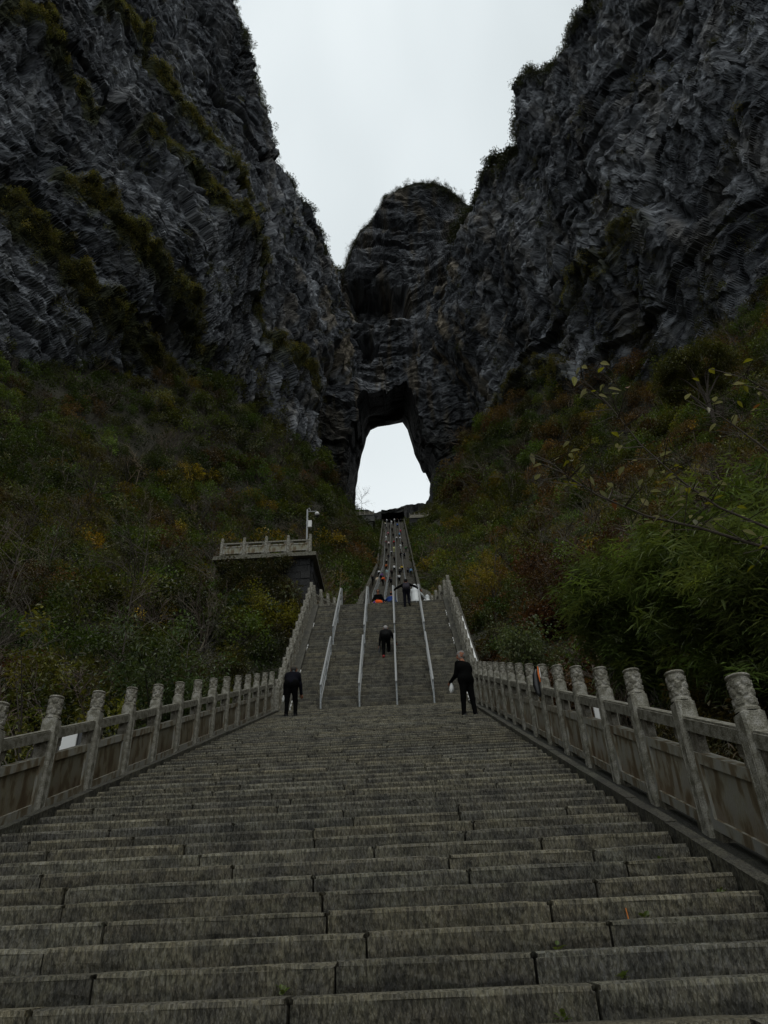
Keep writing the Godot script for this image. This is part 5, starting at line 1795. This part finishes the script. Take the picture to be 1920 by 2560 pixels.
func _ready() -> void:
	rng.seed = 20241
	na.noise_type = FastNoiseLite.TYPE_SIMPLEX_SMOOTH; na.frequency = 0.02; na.fractal_octaves = 4; na.seed = 11
	nr.noise_type = FastNoiseLite.TYPE_SIMPLEX_SMOOTH; nr.frequency = 0.02; nr.fractal_type = FastNoiseLite.FRACTAL_RIDGED; nr.fractal_octaves = 3; nr.seed = 5
	nv.noise_type = FastNoiseLite.TYPE_SIMPLEX_SMOOTH; nv.frequency = 0.02; nv.fractal_type = FastNoiseLite.FRACTAL_NONE; nv.seed = 3
	nc.noise_type = FastNoiseLite.TYPE_CELLULAR; nc.frequency = 0.02; nc.fractal_type = FastNoiseLite.FRACTAL_NONE; nc.cellular_return_type = FastNoiseLite.RETURN_CELL_VALUE; nc.seed = 8
	nd.noise_type = FastNoiseLite.TYPE_CELLULAR; nd.frequency = 0.02; nd.fractal_type = FastNoiseLite.FRACTAL_NONE; nd.cellular_return_type = FastNoiseLite.RETURN_DISTANCE2_SUB; nd.seed = 15
	# camera
	var cam := Camera3D.new()
	cam.name = "camera"
	cam.fov = 69.77
	cam.near = 0.1
	cam.far = 9000.0
	cam.basis = Basis(Vector3.UP, deg_to_rad(0.68)) * Basis(Vector3.RIGHT, deg_to_rad(33.1)) * Basis(Vector3.BACK, deg_to_rad(-2.67))
	add_child(cam)
	# overcast sky
	var env := Environment.new()
	env.background_mode = Environment.BG_SKY
	var sm := ProceduralSkyMaterial.new()
	sm.sky_top_color = Color(0.65, 0.71, 0.73).linear_to_srgb()
	sm.sky_horizon_color = Color(0.81, 0.86, 0.875).linear_to_srgb()
	sm.sky_curve = 0.35
	sm.ground_bottom_color = Color(0.05, 0.05, 0.04).linear_to_srgb()
	sm.ground_horizon_color = Color(0.3, 0.31, 0.3).linear_to_srgb()
	sm.ground_curve = 0.05
	sm.sun_angle_max = 0.5
	var veil := noise_tex(FastNoiseLite.TYPE_SIMPLEX_SMOOTH, 0.006, 4, [[0.0, 0.9, 0.95, 1.0], [1.0, 1.0, 1.0, 1.0]], 1024, FastNoiseLite.FRACTAL_FBM, 41)
	veil.height = 512
	veil.color_ramp.colors = PackedColorArray([Color(0.8, 0.85, 0.9, 0.0), Color(1, 1, 1, 0.24)])
	sm.sky_cover = veil
	var sky := Sky.new()
	sky.sky_material = sm
	env.sky = sky
	env.tonemap_mode = Environment.TONE_MAPPER_LINEAR
	env.tonemap_exposure = 1.0
	env.sdfgi_enabled = true
	env.ssao_enabled = true
	env.ssil_enabled = true
	var we := WorldEnvironment.new()
	we.name = "environment"
	we.environment = env
	add_child(we)
	var sun := DirectionalLight3D.new()
	sun.name = "sun"
	sun.light_color = Color(1.0, 0.97, 0.93)
	sun.light_energy = 0.18
	sun.light_angular_distance = 40.0
	sun.shadow_enabled = true
	sun.sky_mode = DirectionalLight3D.SKY_MODE_LIGHT_ONLY
	sun.rotation = Vector3(deg_to_rad(-68.0), deg_to_rad(18.0), 0)
	add_child(sun)

	make_materials()
	build_ground()
	var lw := Wall.new(Vector3(-105, 0, -55), Vector3(0.5188, 0, -0.8549), Vector3(0.8549, 0, 0.5188))
	lw.ridge = [[-20, 475], [40, 455], [74, 418], [92, 368], [99, 352], [105, 344], [112, 339], [118, 323], [127, 305], [131, 289], [135, 278], [141, 276], [147, 272], [155, 270], [166, 267], [172, 262], [178, 254], [184, 250]]
	lw.base = [[-20, 40], [29, 80], [55, 95], [81, 112], [121, 130], [155, 136], [184, 136]]
	lw.strips = [
		[[31, 208], [37, 210], [43, 207], [50, 207], [55, 208], [58, 203]],
		[[51, 250], [57, 254], [64, 257], [69, 250], [75, 247], [81, 244], [91, 242], [97, 239], [104, 237], [109, 231], [112, 224], [113, 206], [118, 195], [125, 179], [131, 174], [142, 173], [148, 172]],
		[[72, 215], [80, 216], [90, 214], [97, 208], [106, 207], [111, 206]],
		[[45, 150], [51, 146], [57, 146], [65, 141], [71, 140], [79, 140], [87, 140], [93, 139], [105, 143], [111, 140]],
		[[55, 167], [61, 167], [66, 165], [71, 162], [78, 161], [85, 162], [93, 161], [102, 159], [107, 155]]]
	lw.ang = -0.5
	lw.turn = -0.75
	lw.seed_at = 0.0
	build_wall(lw, -20.0, 180.0, 620, 720, 0.15, "dark bedded cliff with green ledges left of the arch")
	var rw := Wall.new(Vector3(115, 0, -40), Vector3(-0.4903, 0, -0.8716), Vector3(-0.8716, 0, -0.4903) * -1.0)
	rw.n = Vector3(-0.8716, 0, 0.4903)
	rw.ridge = [[-20, 300], [40, 285], [64, 281], [78, 273], [88, 279], [97, 283], [101, 277], [110, 280], [119, 292], [124, 295], [126, 280], [128, 271], [133, 265], [140, 266], [148, 274], [151, 273], [159, 270], [164, 269], [169, 265], [176, 262], [190, 235], [200, 215]]
	rw.base = [[-20, 60], [46, 85], [74, 100], [95, 112], [119, 120], [151, 130], [185, 134], [200, 136]]
	rw.strips = [[[89, 158], [95, 161], [104, 159]], [[105, 159], [113, 163], [120, 163]], [[125, 140], [136, 155], [146, 162], [164, 160]]]
	rw.ang = 2.2
	rw.pivot = Vector2(100, 200)
	rw.turn = 0.15
	rw.stop = 190.0
	rw.lush = 0.5
	rw.seed_at = 900.0
	build_wall(rw, -20.0, 196.0, 760, 620, 0.3, "steep grey cliff streaked with slanting beds right of the arch")
	build_arch()
	build_stairs()
	build_kerbs()
	cap_mesh = cloud_cap(72, 44)
	cap_small = cloud_cap(20, 12)
	build_rails()
	build_far_rails()
	build_details()
	build_people()
	make_plant_meshes()
	build_plants(lw, rw)

func build_rails() -> void:
	var dirty := [Color(0.155, 0.140, 0.10), Color(0.17, 0.155, 0.115), Color(0.14, 0.128, 0.092)]
	var rusty := [Color(0.25, 0.238, 0.20), Color(0.27, 0.26, 0.225), Color(0.23, 0.218, 0.18), Color(0.26, 0.245, 0.205)]
	var y0 := -1.495
	balustrade("carved stone balustrade down the left side of the wide lower flight", "stone balustrades beside the stairs", Vector3(-4.1, y0 + SLOPE * (8.4 - 2 * 1.17), -(8.4 - 2 * 1.17)), 0.0, 15, 1.17, SLOPE, true, dirty, 0.45)
	balustrade("carved stone balustrade down the right side of the wide lower flight", "stone balustrades beside the stairs", Vector3(2.45, y0 + SLOPE * (5.23 - 2 * 1.16), -(5.23 - 2 * 1.16)), 0.0, 18, 1.16, SLOPE, true, rusty)
	balustrade("steep stone balustrade climbing the left edge of the divided flight", "stone balustrades beside the stairs", Vector3(-3.98, 7.35, -22.75), 0.0, 13, 0.685, 0.952, false, dirty)
	balustrade("steep stone balustrade climbing the right edge of the divided flight", "stone balustrades beside the stairs", Vector3(2.5, 7.35, -22.75), 0.0, 13, 0.685, 0.952, false, rusty)
	balustrade("short level balustrade slanting in from the left at the platform", "stone balustrades beside the stairs", Vector3(-3.9, 15.2, -31.35), -0.55, 6, 0.55, 0.0, false, dirty)
	balustrade("short level balustrade slanting in from the right at the platform", "stone balustrades beside the stairs", Vector3(2.35, 15.2, -31.5), 0.34, 5, 0.55, 0.0, false, rusty)
	var places := ["leftmost", "second from the left", "second from the right", "rightmost"]
	var xs := [-2.6, -1.34, -0.12, 1.08]
	for k in 4:
		handrail("pale metal handrail low on the steep flight, %s of the four" % places[k], Vector3(xs[k] - 0.015, 8.55, -23.2), Vector3(xs[k], 8.55 + 3.25 * 0.952, -26.5), 3, 1.0)
		handrail("pale metal handrail high on the steep flight, %s of the four" % places[k], Vector3(xs[k] + 0.0, 12.5, -27.35), Vector3(xs[k] + 0.06, 12.5 + 3.85 * 0.952, -31.2), 3, 1.1)
